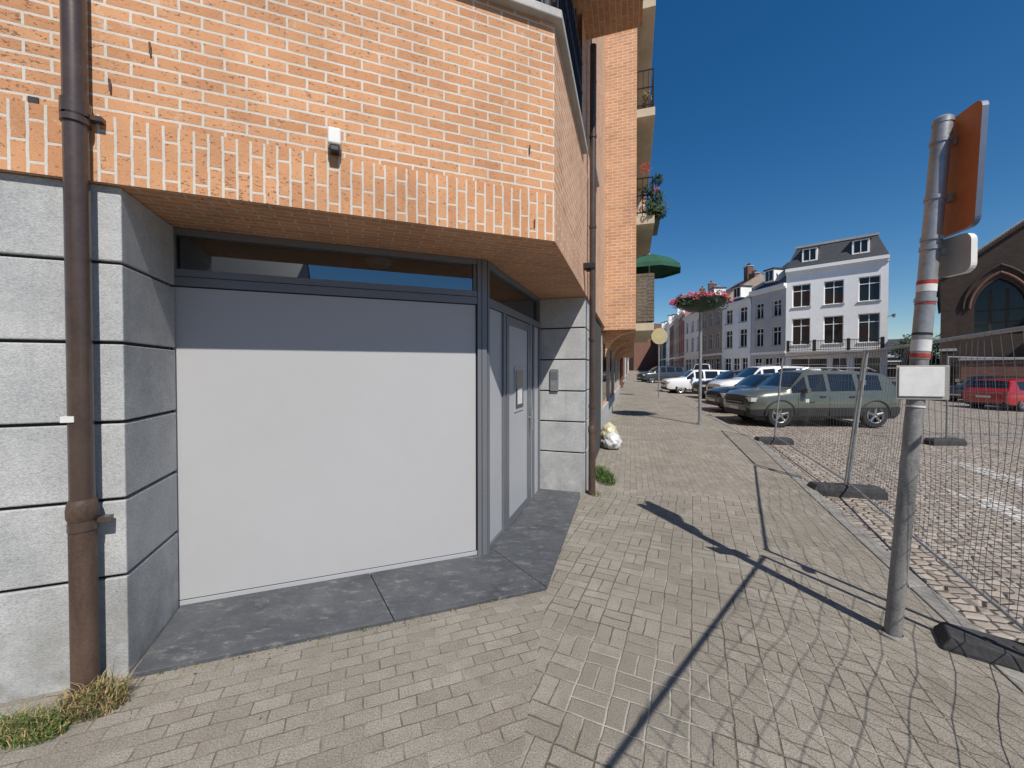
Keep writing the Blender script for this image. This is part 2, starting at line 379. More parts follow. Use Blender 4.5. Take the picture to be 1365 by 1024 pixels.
# stone piers
JZ=[-.15,.56,.98,1.40,1.83,2.26,SZ-.002]
W=MB('stone_pier_left')
for i in range(6):
    W.box(F1,-3.2,0,.0,.625,JZ[i]+(.009 if i else 0),JZ[i+1]-(.009 if i<5 else 0),'stone')
W.build(bld,bevel=.006)
W=MB('pier_core'); W.box(F1,-3.18,-.03,.03,.6,-.1,SZ-.01,'joint'); 
FA=Fr((.986,5.26),nv,v)
W.box(FA,.03,.63,.03,3.3,-.1,SZ-.01,'joint'); W.build(bld)
W=MB('stone_pier_street')
for i in range(6):
    z0=JZ[i]+(.009 if i else 0);z1=JZ[i+1]-(.009 if i<5 else 0)
    W.box(FA,0,.7,0,.72,z0,z1,'stone'); W.box(FA,.05,.7,.74,3.4,z0,z1,'stone')
W.build(bld,bevel=.006)
W=MB('street_ground_floor')
W.box(FA,.12,.6,3.42,20.5,-.1,SZ-.08,'brickF')
for a in (4.2,7.4,10.6,13.8,17):
    W.box(FA,.10,.2,a,a+2.3,.9,2.4,'win'); W.box(FA,.05,.118,a-.3,a-.08,0,2.55,'sill')
W.box(FA,.06,.118,3.42,20,-.1,.75,'stone')
W.build(bld)
# shopfront recess
P1=(-2.375,2.72); FP=Fr(P1,u,n1)
W=MB('shopfront_frame')
W.box(FP,-.075,0,-.03,.06,0,SZ-.002,'frame')
W.box(FP,0,2.2,-.03,.05,2.27,2.385,'frame'); W.box(FP,0,2.2,-.03,.05,2.625,SZ-.002,'frame')
W.box(FP,0,2.2,-.012,.05,.0,.055,'doorp')
W.box(FP,2.2,2.285,-.04,.05,0,SZ-.002,'frame')
W.box(FP,0,.03,-.01,.04,2.386,2.624,'frame'); W.box(FP,2.17,2.199,-.01,.04,2.386,2.624,'frame')
W.box(FP,2.235,2.24,-.044,-.041,0,SZ-.01,'black'); W.box(FP,.0,2.2,-.034,-.031,2.33,2.335,'black')
W.build(bld,bevel=.004)
W=MB('blank_panel'); W.box(FP,.012,2.188,-.012,.03,.062,2.262,'panel'); W.build(bld,bevel=.003)
W=MB('panel_gasket'); W.box(FP,.001,2.199,.0,.028,.056,2.269,'black'); W.build(bld)
W=MB('transom_glass'); W.poly([FP.P(.03,.015,2.386),FP.P(2.17,.015,2.386),FP.P(2.17,.015,2.624),FP.P(.03,.015,2.624)],'glass'); 
Q0=(-.242,3.526); FD=Fr(Q0,(.306,.952),(-.952,.306))
W.poly([FD.P(.03,.015,2.34),FD.P(1.94,.015,2.34),FD.P(1.94,.015,2.624),FD.P(.03,.015,2.624)],'glass')
W.build(bld,recalc=False)
W=MB('side_door_frame')
W.box(FD,.0,.04,-.03,.05,0,SZ-.002,'frame'); W.box(FD,.43,.5,-.03,.05,0,2.26,'frame'); W.box(FD,1.43,1.51,-.03,.05,0,2.26,'frame')
W.box(FD,1.62,1.67,-.03,.05,0,2.26,'frame'); W.box(FD,1.93,1.98,-.03,.05,0,SZ-.002,'frame')
W.box(FD,.04,1.93,-.03,.05,2.262,2.34,'frame'); W.box(FD,.04,1.93,-.03,.05,2.625,SZ-.002,'frame'); W.box(FD,.04,.43,-.02,.05,0,.07,'frame')
W.build(bld,bevel=.004)
W=MB('side_panels'); W.box(FD,.045,.425,-.008,.03,.075,2.255,'doorp'); W.box(FD,1.515,1.615,-.008,.03,.02,2.255,'doorp'); W.box(FD,1.675,1.925,-.008,.03,.02,2.255,'doorp'); W.build(bld)
W=MB('entrance_door')
W.box(FD,.51,1.42,-.02,.03,.02,2.25,'doorp')
W.box(FD,.52,.60,-.032,-.021,.03,2.24,'frame'); W.box(FD,1.33,1.41,-.032,-.021,.03,2.24,'frame'); W.box(FD,.605,1.325,-.032,-.021,2.16,2.24,'frame'); W.box(FD,.605,1.325,-.032,-.021,.03,.12,'frame')
W.box(FD,.80,1.15,-.030,-.021,1.22,1.72,'doorp'); W.box(FD,.835,1.115,-.036,-.031,1.26,1.68,'win'); W.box(FD,.88,1.06,-.039,-.0365,1.3,1.48,'paper')
W.tube(FD.P(1.37,-.07,.95),FD.P(1.37,-.07,1.25),.012,'galv'); W.tube(FD.P(1.37,-.03,1.1),FD.P(1.37,-.07,1.1),.01,'galv')
W.build(bld,bevel=.001)
W=MB('shop_interior')
IR=[xy(FP,-.1,.2),xy(FP,2.0,.2),xy(FD,1.9,.3),xy(FD,1.9,4.),xy(FP,-.1,4.)]
W.poly([(x,y,2.66) for x,y in IR],'ceil'); W.poly([(x,y,0.0) for x,y in IR],'dark')
W.poly([FP.P(-.1,4,0),FP.P(3,4,0),FP.P(3,4,2.66),FP.P(-.1,4,2.66)],'dark'); W.poly([FP.P(-.1,.1,0),FP.P(-.1,4,0),FP.P(-.1,4,2.66),FP.P(-.1,.1,2.66)],'dark')
W.build(bld,recalc=False)
c=FP.P(1.38,.28,2.64); W=MB('ceiling_light'); W.lathe(c,[(0,-.045),(.08,-.04),(.11,-.01),(.11,.02)],'white'); W.build(bld)
W=MB('doorstep_slabs')
e0,e1=(-2.075,2.10),(.262,2.955)
m0=(e0[0]+(e1[0]-e0[0])*.55,e0[1]+(e1[1]-e0[1])*.55); m1=(-2.36+2.12*.55,2.75+.81*.55+.012)
W.prism([e0,m0,m1,(-2.36,2.78)],-.05,.025,'slab')
W.prism([(m0[0]+.006,m0[1]+.002),e1,(-.2,3.62),(m1[0]+.006,m1[1]+.002)],-.05,.025,'slab')
q=(.262+.638*.42,2.955+2.165*.42); q2=(-.24+.6*.22,3.56+1.86*.22)
W.prism([(e1[0]+.003,e1[1]+.007),q,(q2[0],q2[1]),(-.2,3.628)],-.05,.025,'slab')
W.prism([(q[0]+.002,q[1]+.006),(.90,5.12),(.93,5.3),(.3,5.5),(q2[0],q2[1]+.008)],-.05,.025,'slab')
W.build(bld,bevel=.004)
W=MB('letterbox_panel'); W.box(FA,.36,.47,-.03,-.002,1.40,1.70,'galv'); W.box(FA,.375,.455,-.034,-.031,1.56,1.66,'frame'); W.build(bld,bevel=.004)
o=MB('wall_lamp'); c=1.06
o.box(F1,c-.038,c+.038,-.11,-.031,3.06,3.16,'white'); o.box(F1,c-.03,c+.03,-.10,-.04,3.02,3.059,'black'); o.build(bevel=.01)
o=MB('wall_camera'); o.box(F2,1.85,1.97,-.16,-.02,2.93,3.0,'black'); o.tube(F2.P(1.9,-.08,2.9),F2.P(1.9,-.08,2.93),.03,'black'); o.build(bevel=.006)
W=MB('wall_ties')
for a,z in ((-.02,3.18),(.15,3.42),(2.38,3.32),(2.42,2.78)): W.tube(F1.P(a,-.04,z-.03),F1.P(a,-.045,z+.03),.005,'pipei',n=6)
W.box(F1,-.34,-.30,-.036,-.0,3.02,3.05,'joint')
W.build(bld)
def pipe(name,c,r,z0,z1,split,clamps):
    e=empty(name,(c[0],c[1],z0)); W=MB('pipe')
    W.tube((*c,split),(*c,z1),r,'pipe',n=20); W.tube((*c,z0),(*c,split),r*1.1,'pipei',n=20); W.build(e,smooth=40)
    W=MB('collars')
    for z in clamps: W.tube((*c,z-.02),(*c,z+.02),r*1.18,'pipe',n=20)
    W.lathe((*c,split-.05),[(r*1.12,-.02),(r*1.26,0),(r*1.28,.04),(r*1.18,.07),(r*1.02,.09)],'pipei'); W.build(e,smooth=40)
    return e
pL=F1.P(-.14,-.075,0)[:2]
e=pipe('drainpipe',pL,.048,-.02,5.5,.98,(2.98,.88,2.95,3.02))
W=MB('brackets')
for z in (2.98,.90): W.box(Fr(pL,u,n1),.04,.10,.0,.05,z-.012,z+.012,'pipe')
W.box(Fr(pL,u,n1),-.052,.0,-.053,-.0,1.42,1.45,'white')
W.build(e)
pR=F2.P(2.33+.02,-.085,0)[:2]
pipe('drainpipe',pR,.042,0,6.0,.9,(2.1,3.6,4.8,1.2))
# ------------------------------------------------------------ ground
def pavemat():
    m,nt,b=newmat('concrete_pavers'); o=ocoord(nt)
    s=N(nt,'ShaderNodeSeparateXYZ'); L(nt,o,s.inputs[0]); X,Y=s.outputs[0],s.outputs[1]
    wz=N(nt,'ShaderNodeTexNoise'); wz.inputs['Scale'].default_value=6; wz.inputs['Detail'].default_value=3; L(nt,o,wz.inputs['Vector'])
    wp=N(nt,'ShaderNodeVectorMath',operation='MULTIPLY_ADD'); L(nt,wz.outputs['Color'],wp.inputs[0]); wp.inputs[1].default_value=(.026,.026,0); L(nt,o,wp.inputs[2])
    def rot(a):
        r=N(nt,'ShaderNodeVectorRotate',rotation_type='Z_AXIS'); L(nt,wp.outputs[0],r.inputs[0]); r.inputs['Angle'].default_value=rad(a); return r.outputs[0]
    def brick(vec,bw,rh,ms):
        br=N(nt,'ShaderNodeTexBrick'); L(nt,vec,br.inputs['Vector']); br.inputs['Scale'].default_value=1
        br.inputs['Brick Width'].default_value=bw; br.inputs['Row Height'].default_value=rh; br.inputs['Mortar Size'].default_value=ms; br.inputs['Mortar Smooth'].default_value=.4
        br.inputs['Color1'].default_value=(0,0,0,1); br.inputs['Color2'].default_value=(1,1,1,1); br.inputs['Mortar'].default_value=(.5,.5,.5,1)
        return br.outputs['Fac'],br.outputs['Color']
    fa,ca=brick(rot(-20.7),.172,.082,.0036)
    fc,cc=brick(rot(17-90),.18,.086,.0038)
    r=rot(17+8); k=N(nt,'ShaderNodeVectorMath',operation='SCALE'); L(nt,r,k.inputs[0]); k.inputs['Scale'].default_value=1/.185
    sp=N(nt,'ShaderNodeSeparateXYZ'); L(nt,k.outputs[0],sp.inputs[0]); px,py=sp.outputs[0],sp.outputs[1]
    fx=mth(nt,'FRACT',px); fy=mth(nt,'FRACT',py); ix=mth(nt,'FLOOR',px); iy=mth(nt,'FLOOR',py)
    par=mth(nt,'FRACT',mth(nt,'MULTIPLY',mth(nt,'ADD',ix,iy),.5)); par=mth(nt,'MULTIPLY',par,2)
    q=mth(nt,'ADD',mth(nt,'MULTIPLY',fx,mth(nt,'SUBTRACT',1,par)),mth(nt,'MULTIPLY',fy,par))
    ex=mth(nt,'MINIMUM',fx,mth(nt,'SUBTRACT',1,fx)); ey=mth(nt,'MINIMUM',fy,mth(nt,'SUBTRACT',1,fy))
    d=mth(nt,'MINIMUM',mth(nt,'MINIMUM',ex,ey),mth(nt,'ABSOLUTE',mth(nt,'SUBTRACT',q,.5)))
    fb=remap(nt,d,.012,.038,1,0)
    cv=N(nt,'ShaderNodeCombineXYZ'); L(nt,ix,cv.inputs[0]); L(nt,iy,cv.inputs[1]); L(nt,mth(nt,'GREATER_THAN',q,.5),cv.inputs[2])
    wn=N(nt,'ShaderNodeTexWhiteNoise'); L(nt,cv.outputs[0],wn.inputs[0])
    edge=mth(nt,'SUBTRACT',X,mth(nt,'ADD',.27,mth(nt,'MULTIPLY',mth(nt,'SUBTRACT',Y,2.95),.18)))
    mB=mth(nt,'GREATER_THAN',edge,0)
    mC=mth(nt,'GREATER_THAN',mth(nt,'SUBTRACT',X,mth(nt,'MULTIPLY',Y,.34)),1.5)
    mF=mth(nt,'GREATER_THAN',Y,5.2); mC=mth(nt,'MAXIMUM',mC,mF)
    def sel(m,a,bb): return mth(nt,'ADD',mth(nt,'MULTIPLY',a,mth(nt,'SUBTRACT',1,m)),mth(nt,'MULTIPLY',bb,m))
    F=sel(mC,sel(mB,fa,fb),fc); R=sel(mC,sel(mB,ca,wn.outputs[0]),cc)
    big=remap(nt,noise(nt,o,1.1,6,.65),.35,.68); fine=noise(nt,o,130,3,.85); mid=remap(nt,noise(nt,o,9,6,.75),.42,.66)
    col=mixc(nt,R,(.255,.228,.188),(.335,.305,.258))
    col=mixc(nt,mth(nt,'MULTIPLY',big,.6),col,(.20,.178,.145))
    col=mixc(nt,mth(nt,'MULTIPLY',mid,.35),col,(.155,.135,.105))
    gr=remap(nt,fine,.36,.66,.55,1.45)
    col=mixc(nt,1.,col,mixc(nt,mth(nt,'MULTIPLY',gr,.5),(0,0,0),(2,2,2)),'MULTIPLY')
    def dist(cx,cy,rx,ry):
        a=mth(nt,'POWER',mth(nt,'DIVIDE',mth(nt,'SUBTRACT',X,cx),rx),2.); bb=mth(nt,'POWER',mth(nt,'DIVIDE',mth(nt,'SUBTRACT',Y,cy),ry),2.)
        return mth(nt,'SQRT',mth(nt,'ADD',a,bb))
    pd=mth(nt,'ADD',dist(.66,2.0,.5,.40),mth(nt,'MULTIPLY',noise(nt,o,4,4),.8))
    patch=remap(nt,pd,1.1,1.3,1,0)
    col=mixc(nt,mth(nt,'MULTIPLY',patch,.4),col,(.17,.155,.13))
    jc=mixc(nt,mth(nt,'MULTIPLY',patch,.85),mixc(nt,remap(nt,noise(nt,o,2.3,5,.7),.46,.62),(.105,.09,.062),(.36,.33,.275)),(.45,.42,.36))
    js=remap(nt,noise(nt,o,7,5,.7),.34,.56,.25,.95)
    col=mixc(nt,mth(nt,'MULTIPLY',F,js),col,jc)
    vo=N(nt,'ShaderNodeTexVoronoi'); vo.inputs['Scale'].default_value=2.2; L(nt,o,vo.inputs['Vector'])
    gum=remap(nt,vo.outputs['Distance'],.018,.035,.6,0)
    col=mixc(nt,gum,col,(.06,.055,.05))
    st=remap(nt,noise(nt,o,.8,5,.7),.54,.64); col=mixc(nt,mth(nt,'MULTIPLY',st,.35),col,(.13,.115,.09))
    L(nt,col,b.inputs['Base Color']); b.inputs['Roughness'].default_value=.88
    h=mth(nt,'ADD',mth(nt,'MULTIPLY',F,-1.),mth(nt,'ADD',mth(nt,'MULTIPLY',noise(nt,o,110,3,.8),.8),mth(nt,'MULTIPLY',R,.2)))
    bump(nt,b,h,.8,.007)
    return m
M['pave']=pavemat()
def cobble(name,whitepaint=False):
    m,nt,b=newmat(name); o=ocoord(nt)
    mp=N(nt,'ShaderNodeMapping'); mp.inputs['Rotation'].default_value=(0,0,rad(17)); mp.inputs['Scale'].default_value=(1,1.25,0); L(nt,o,mp.inputs[0]); p=mp.outputs[0]
    vo=N(nt,'ShaderNodeTexVoronoi'); vo.feature='DISTANCE_TO_EDGE'; vo.inputs['Scale'].default_value=8.5; vo.inputs['Randomness'].default_value=.5; L(nt,p,vo.inputs['Vector'])
    v2=N(nt,'ShaderNodeTexVoronoi'); v2.inputs['Scale'].default_value=8.5; v2.inputs['Randomness'].default_value=.5; L(nt,p,v2.inputs['Vector'])
    s=N(nt,'ShaderNodeSeparateColor'); L(nt,v2.outputs['Color'],s.inputs[0])
    col=mixc(nt,s.outputs[0],(.20,.165,.135),(.42,.365,.31)); col=mixc(nt,mth(nt,'MULTIPLY',s.outputs[1],.22),col,(.34,.25,.2))
    jn=remap(nt,vo.outputs['Distance'],.02,.09,1,0)
    big=remap(nt,noise(nt,o,.7,5),.35,.65)
    col=mixc(nt,mth(nt,'MULTIPLY',big,.35),col,(.38,.35,.30))
    if whitepaint:
        wf=remap(nt,noise(nt,o,5,7,.8),.44,.56); col=mixc(nt,mth(nt,'MULTIPLY',wf,.75),col,(.68,.68,.66))
    col=mixc(nt,mth(nt,'MULTIPLY',jn,.8),col,(.13,.115,.09))
    L(nt,col,b.inputs['Base Color']); b.inputs['Roughness'].default_value=.7
    h=mth(nt,'ADD',remap(nt,vo.outputs['Distance'],0,.2),mth(nt,'MULTIPLY',noise(nt,o,60,3),.2)); bump(nt,b,h,.9,.03)
    return m
M['cobble']=cobble('cobblestones'); M['wcobble']=cobble('painted_cobblestones',True)
M['kerb']=pbr('kerb_stone',(.25,.24,.22),.8,0,.25,5,.4,60)
def steps(*rs):
    o=[]
    for a,b,n in rs:
        o+=[a+(b-a)*i/n for i in range(n)]
    o.append(rs[-1][1]); return o
me=MB('ground')
xs=steps((-400,-40,6),(-40,60,50),(60,500,8)); ys=steps((-300,-20,5),(-20,130,75),(130,900,8))
nx=len(xs)
me.v=[(x,y,road(x,y)) for y in ys for x in xs]
for j in range(len(ys)-1):
    for i in range(nx-1): me.f.append((j*nx+i,j*nx+i+1,(j+1)*nx+i+1,(j+1)*nx+i)); me.m.append(me.mi('cobble'))
gr=me.build(recalc=False); gr.name='cobblestone_ground'
me=MB('pavement'); ys=steps((-9,5,14),(5,20,15),(20,112,46)); nx=13
for y in ys:
    kx=kerbx(y)-.16; lx=min(-9.0,kx-6) if y<20 else kx-8
    for i in range(nx):
        x=lx+(kx-lx)*i/(nx-1); me.v.append((x,y,g(x,y)))
for j in range(len(ys)-1):
    for i in range(nx-1): me.f.append((j*nx+i,j*nx+i+1,(j+1)*nx+i+1,(j+1)*nx+i)); me.m.append(me.mi('pave'))
me.build(recalc=False)
me=MB('kerb')
for j in range(len(ys)-1):
    y0,y1=ys[j],ys[j+1]
    nseg=max(1,round((y1-y0)/1.0))
    for q in range(nseg):
        a=y0+(y1-y0)*q/nseg+.006; c=y0+(y1-y0)*(q+1)/nseg-.006
        pts=[]
        for (x,y) in ((kerbx(a)-.155,a),(kerbx(a),a),(kerbx(c),c),(kerbx(c)-.155,c)): pts.append((x,y))
        i=len(me.v)
        for (x,y) in pts: me.v.append((x,y,g(x,y)-.2))
        for (x,y) in pts: me.v.append((x,y,g(x,y)+.008))
        for qd in ((3,2,1,0),(4,5,6,7),(0,1,5,4),(1,2,6,5),(2,3,7,6),(3,0,4,7)): me.f.append(tuple(i+k for k in qd)); me.m.append(me.mi('kerb'))
me.build(bevel=.012)
me=MB('road_marking')
def strip(p0,p1,w):
    dx,dy=p1[0]-p0[0],p1[1]-p0[1]; l=math.hypot(dx,dy); nxx,nyy=-dy/l*w/2,dx/l*w/2; n=8
    for i in range(n):
        a=i/n;c=(i+1)/n; P=[]
        for t,sg in ((a,1),(c,1),(c,-1),(a,-1)):
            x=p0[0]+dx*t+nxx*sg; y=p0[1]+dy*t+nyy*sg; P.append((x,y,road(x,y)+.005))
        me.poly(P,'wcobble')
strip((8.35,7.3),(7.2,4.2),.38); strip((6.5,5.6),(5.6,3.4),.4)
me.build(recalc=False)
# ------------------------------------------------------------ vegetation tufts
def tuft(name,c,rx,ry,n,h,ks,w=.0018):
    m=MB(name)
    for _ in range(n):
        a=random.uniform(0,6.28); r=math.sqrt(random.random()); x=c[0]+rx*r*math.cos(a); y=c[1]+ry*r*math.sin(a)
        hh=h*random.uniform(.3,1.1)*(1.15-r*.6); la=random.uniform(0,6.28); ln=hh*random.uniform(.3,1.3)
        dx,dy=math.cos(la)*ln,math.sin(la)*ln
        px,py=-math.sin(la)*w,math.cos(la)*w; z=g(x,y); k=random.choice(ks)
        m.poly([(x-px,y-py,z),(x+px,y+py,z),(x+dx*.45+px,y+dy*.45+py,z+hh*.7),(x+dx*.45-px,y+dy*.45-py,z+hh*.7)],k)
        m.poly([(x+dx*.45-px,y+dy*.45-py,z+hh*.7),(x+dx*.45+px,y+dy*.45+py,z+hh*.7),(x+dx,y+dy,z+hh*.85)],k)
    return m.build(recalc=False)
tuft('grass_tuft',(-2.10,1.93),.15,.11,800,.13,['dry','dry','dry','grass','litter'])
tuft('grass_tuft',(-2.25,1.78),.18,.08,1000,.10,['grass','grass','dry'])
tuft('grass_tuft',(1.42,6.1),.15,.5,900,.17,['grass','grass','leaf'],.003)
tuft('grass_tuft',(1.12,5.25),.08,.1,120,.08,['grass','dry'])
tuft('grass_tuft',(-.98,2.50),.04,.012,40,.03,['grass'])
for q in range(9):
    x=-2+q*.27+random.uniform(-.1,.1); tuft('grass_tuft',(x,2.10+(x+2.07)*.366-.01),.03,.008,12,.02,['grass','dry'])
m=MB('leaf_litter')
for q in range(330):
    t=random.random()
    if t<.45: s_=random.uniform(-.1,2.55); p=F1.P(s_,-.03-abs(random.gauss(0,.05)),0); x,y=p[0],p[1]
    elif t<.65: x=-2.15+random.gauss(0,.16); y=1.88+random.gauss(0,.08)
    elif t<.85: s_=random.uniform(2.3,6); p=F2.P(s_,-.12-abs(random.gauss(0,.1)),0); x,y=p[0],p[1]
    else: x=random.uniform(-1.5,3); y=random.uniform(1.6,6)
    z=g(x,y)+.003; sz=random.uniform(.003,.009); a=random.uniform(0,6.28); ca,sa=math.cos(a)*sz,math.sin(a)*sz
    m.poly([(x-ca,y-sa,z),(x+sa*.6,y-ca*.6,z+.002),(x+ca,y+sa,z+.004),(x-sa*.6,y+ca*.6,z+.001)],random.choice(['litter','litter','dry']))
m.build(recalc=False)
e=empty('trash_bag',(2.12,8.2,0))
def blob(n,c,r,k,sq=.8):
    bm=bmesh.new(); bmesh.ops.create_icosphere(bm,subdivisions=4,radius=1)
    for vv in bm.verts:
        p=vv.co.copy(); f=1+.10*math.sin(p.x*7+p.y*5)*math.cos(p.z*6+p.x*3)+.06*math.sin(p.y*17+p.z*13)+.05*math.sin(p.x*23+p.z*9)
        z=p.z*f*sq
        if p.z>.6: ff=1-(p.z-.6)*1.6; f*=max(.2,ff); z=p.z*sq*1.15
        vv.co=Vector((c[0]+p.x*f*r,c[1]+p.y*f*r,c[2]+max(-.72,z)*r))
    me=bpy.data.meshes.new(n); bm.to_mesh(me); bm.free(); me.materials.append(M[k]); me.polygons.foreach_set('use_smooth',[True]*len(me.polygons))
    o=bpy.data.objects.new(n,me); COL.objects.link(o); o.parent=e; o.matrix_parent_inverse=Matrix.Translation(-Vector(e.location)); return o
blob('sack',(2.10,8.15,.19),.18,'bag',1.1); blob('sack_cream',(2.12,8.5,.30),.18,'bagy',1.25)
# ------------------------------------------------------------ fences
def fence(p0,p1,t0=(0,0),t1=(0,0),feet=(True,True),footang=(0,0),vs=.085,seed=1,fl_=.38,wr=.002):
    rnd=random.Random(seed)
    e=empty('construction_fence',((p0[0]+p1[0])/2,(p0[1]+p1[1])/2,0))
    zb0=road(*p0)+.03; zb1=road(*p1)+.03; H=2.0
    def P(a,h):
        x=p0[0]+(p1[0]-p0[0])*a; y=p0[1]+(p1[1]-p0[1])*a; z=zb0+(zb1-zb0)*a+h
        tx=(t0[0]*(1-a)+t1[0]*a)*h/H; ty=(t0[1]*(1-a)+t1[1]*a)*h/H
        return (x+tx,y+ty,z)
    Lg=math.dist(p0,p1); m=MB('frame')
    m.tube(P(.012,0),P(.012,H),.019,'galv'); m.tube(P(.988,0),P(.988,H),.019,'galv')
    m.tube(P(.012,H-.02),P(.988,H-.02),.015,'galv',n=10); m.tube(P(.012,.16),P(.988,.16),.012,'galv',n=10)
    m.build(e,smooth=40)
    m=MB('mesh_wires')
    dx,dy=(p1[0]-p0[0])/Lg,(p1[1]-p0[1])/Lg
    ph=rnd.uniform(0,6)
    def D(a,h):
        x,y,z=P(a,h); k=.03*math.sin(a*9+ph+h*1.7)+.012*math.sin(a*31+h*4+ph); s2=.012*math.sin(h*5+a*17+ph)
        return (x-dy*k+dx*s2,y+dx*k+dy*s2,z+.01*math.sin(a*14+ph))
    nvv=int(Lg/vs)
    for i in range(1,nvv):
        m.path([D(i/nvv,.16+(H-.18)*j/6) for j in range(7)],wr,'wire',3)
    for h in [.17+.2*j for j in range(10)]:
        m.path([D(.012+.976*j/16,h) for j in range(17)],wr,'wire',3)
    m.build(e,recalc=False)
    m=MB('feet')
    for k,p,zb in ((0,p0,zb0-.03),(1,p1,zb1-.03)):
        if not feet[k]: continue
        a=footang[k]
        fr=Fr(p,(math.cos(a),math.sin(a)))
        i=len(m.v)
        for (z,ea,eb) in ((zb,fl_,.12),(zb+.09,fl_,.12),(zb+.15,fl_-.04,.10)):
            for sa,sb in ((-1,-1),(1,-1),(1,1),(-1,1)): m.v.append(fr.P(sa*ea,sb*eb,z))
        for r in (0,4):
            for q in range(4): m.f.append((i+r+q,i+r+(q+1)%4,i+r+4+(q+1)%4,i+r+4+q)); m.m.append(m.mi('rubber'))
        m.f.append((i+8,i+9,i+10,i+11)); m.m.append(m.mi('rubber')); m.f.append((i+3,i+2,i+1,i)); m.m.append(m.mi('rubber'))
        for sa in (-.22,-.1,.1,.22): m.tube(fr.P(sa,0,zb+.14),fr.P(sa,0,zb+.158),.032,'joint')
    if m.v: m.build(e,bevel=.012)
    m=MB('coupler')
    x,y,z=P(0.0,1.55); m.box(Fr((x,y),(dx,dy)),-.05,.05,-.03,.03,z-.03,z+.03,'galv'); m.build(e,bevel=.005)
A_=(4.67,5.43); B_=(3.0,2.15); C_=(6.05,9.0)
fence(B_,A_,(0.0,0),(.24,-.02),(True,True),footang=(rad(-38),rad(-14)),seed=3,fl_=.43)
fence(A_,C_,(.26,0),(.18,0),(False,True),footang=(0,rad(-8)),seed=5)
fence((.50,-.36),(2.95,2.09),(0,0),(0,0),(True,False),footang=(rad(-45),0),seed=8,vs=.11,wr=.0027)
fence((9.9,8.9),(13.3,9.15),(0,0),(.1,0),(True,True),seed=9)
fence((13.35,9.15),(16.7,9.6),(.1,0),(0,0),(False,True),seed=11)
# ------------------------------------------------------------ sign pole
pb=(2.42,2.454); pt=(2.685,2.45); ph=3.30; pr=.046
def PP(z,dx=0,dy=0): return (pb[0]+(pt[0]-pb[0])*z/ph+dx,pb[1]+(pt[1]-pb[1])*z/ph+dy,z)
e=empty('traffic_sign',(pb[0],pb[1],0))
W=MB('pole'); W.tube(PP(-.05),PP(1.75),pr-.003,'polep',n=24); W.tube(PP(1.75),PP(3.24),pr,'galv',n=24)
W.lathe(PP(3.24),[(.0,.02),(.03,.018),(.049,.0),(.05,-.03)],'galv'); W.lathe(PP(0),[(.075,-.01),(.07,.008),(.05,.015)],'kerb')
W.build(e,smooth=40)
W=MB('clamps')
for z in (2.50,2.44,2.12,2.75,3.1,1.55): W.tube(PP(z-.012),PP(z+.012),pr+.006,'galv',n=20)
for z in (3.1,2.75,2.42): W.box(Fr(PP(z)[:2],(1,-.1)),.03,.11,-.025,.025,z-.02,z+.02,'signback')
W.build(e,smooth=40)
W=MB('bands'); W.tube(PP(2.17),PP(2.215),pr+.0015,'white',n=24);W.tube(PP(2.216),PP(2.24),pr+.002,'red',n=24); W.tube(PP(2.09),PP(2.10),pr+.002,'red',n=24); W.tube(PP(1.76),PP(1.785),pr+.002,'red',n=24); W.tube(PP(1.80),PP(1.87),pr+.0015,'paper',n=24);W.tube(PP(1.90),PP(1.915),pr+.0015,'black',n=24); W.tube(PP(1.45),PP(1.46),pr+.0015,'paper',n=24); W.build(e,smooth=40)
def rsheet(W,c,dirh,w,z0,z1,th,r,k,ke,lean=0):
    dl=math.hypot(*dirh); d=(dirh[0]/dl,dirh[1]/dl); nn=(-d[1],d[0]); ring=[]
    for (cx,cz,a0) in ((w/2-r,z1-r,0),(-w/2+r,z1-r,90),(-w/2+r,z0+r,180),(w/2-r,z0+r,270)):
        for q in range(6):
            a=rad(a0+q*18); ring.append((cx+r*math.cos(a),cz+r*math.sin(a)))
    f=[];bk=[]
    for a,z in ring:
        lx=lean*(z-z0)
        f.append((c[0]+d[0]*a+nn[0]*th/2+lx,c[1]+d[1]*a+nn[1]*th/2,z)); bk.append((c[0]+d[0]*a-nn[0]*th/2+lx,c[1]+d[1]*a-nn[1]*th/2,z))
    W.poly(f,k); W.poly(bk[::-1],k); n=len(ring)
    for i in range(n): W.poly([f[i],f[(i+1)%n],bk[(i+1)%n],bk[i]],ke)
W=MB('sign_plate'); rsheet(W,(2.725,2.44),(-.26,-1),.38,2.52,3.25,.03,.05,'orange','signedge',.05); W.build(e,recalc=True)
W=MB('small_sign_plate'); rsheet(W,(2.70,2.385),(-.05,-1),.20,2.26,2.495,.035,.05,'signback','white'); W.build(e)
W=MB('notice_board'); fr=Fr(PP(1.6)[:2],(1,-.25)); W.box(fr,-.13,.10,-.060,-.052,1.52,1.70,'paper'); W.box(fr,-.14,.13,-.051,-.046,1.50,1.71,'signback'); W.build(e,bevel=.003)
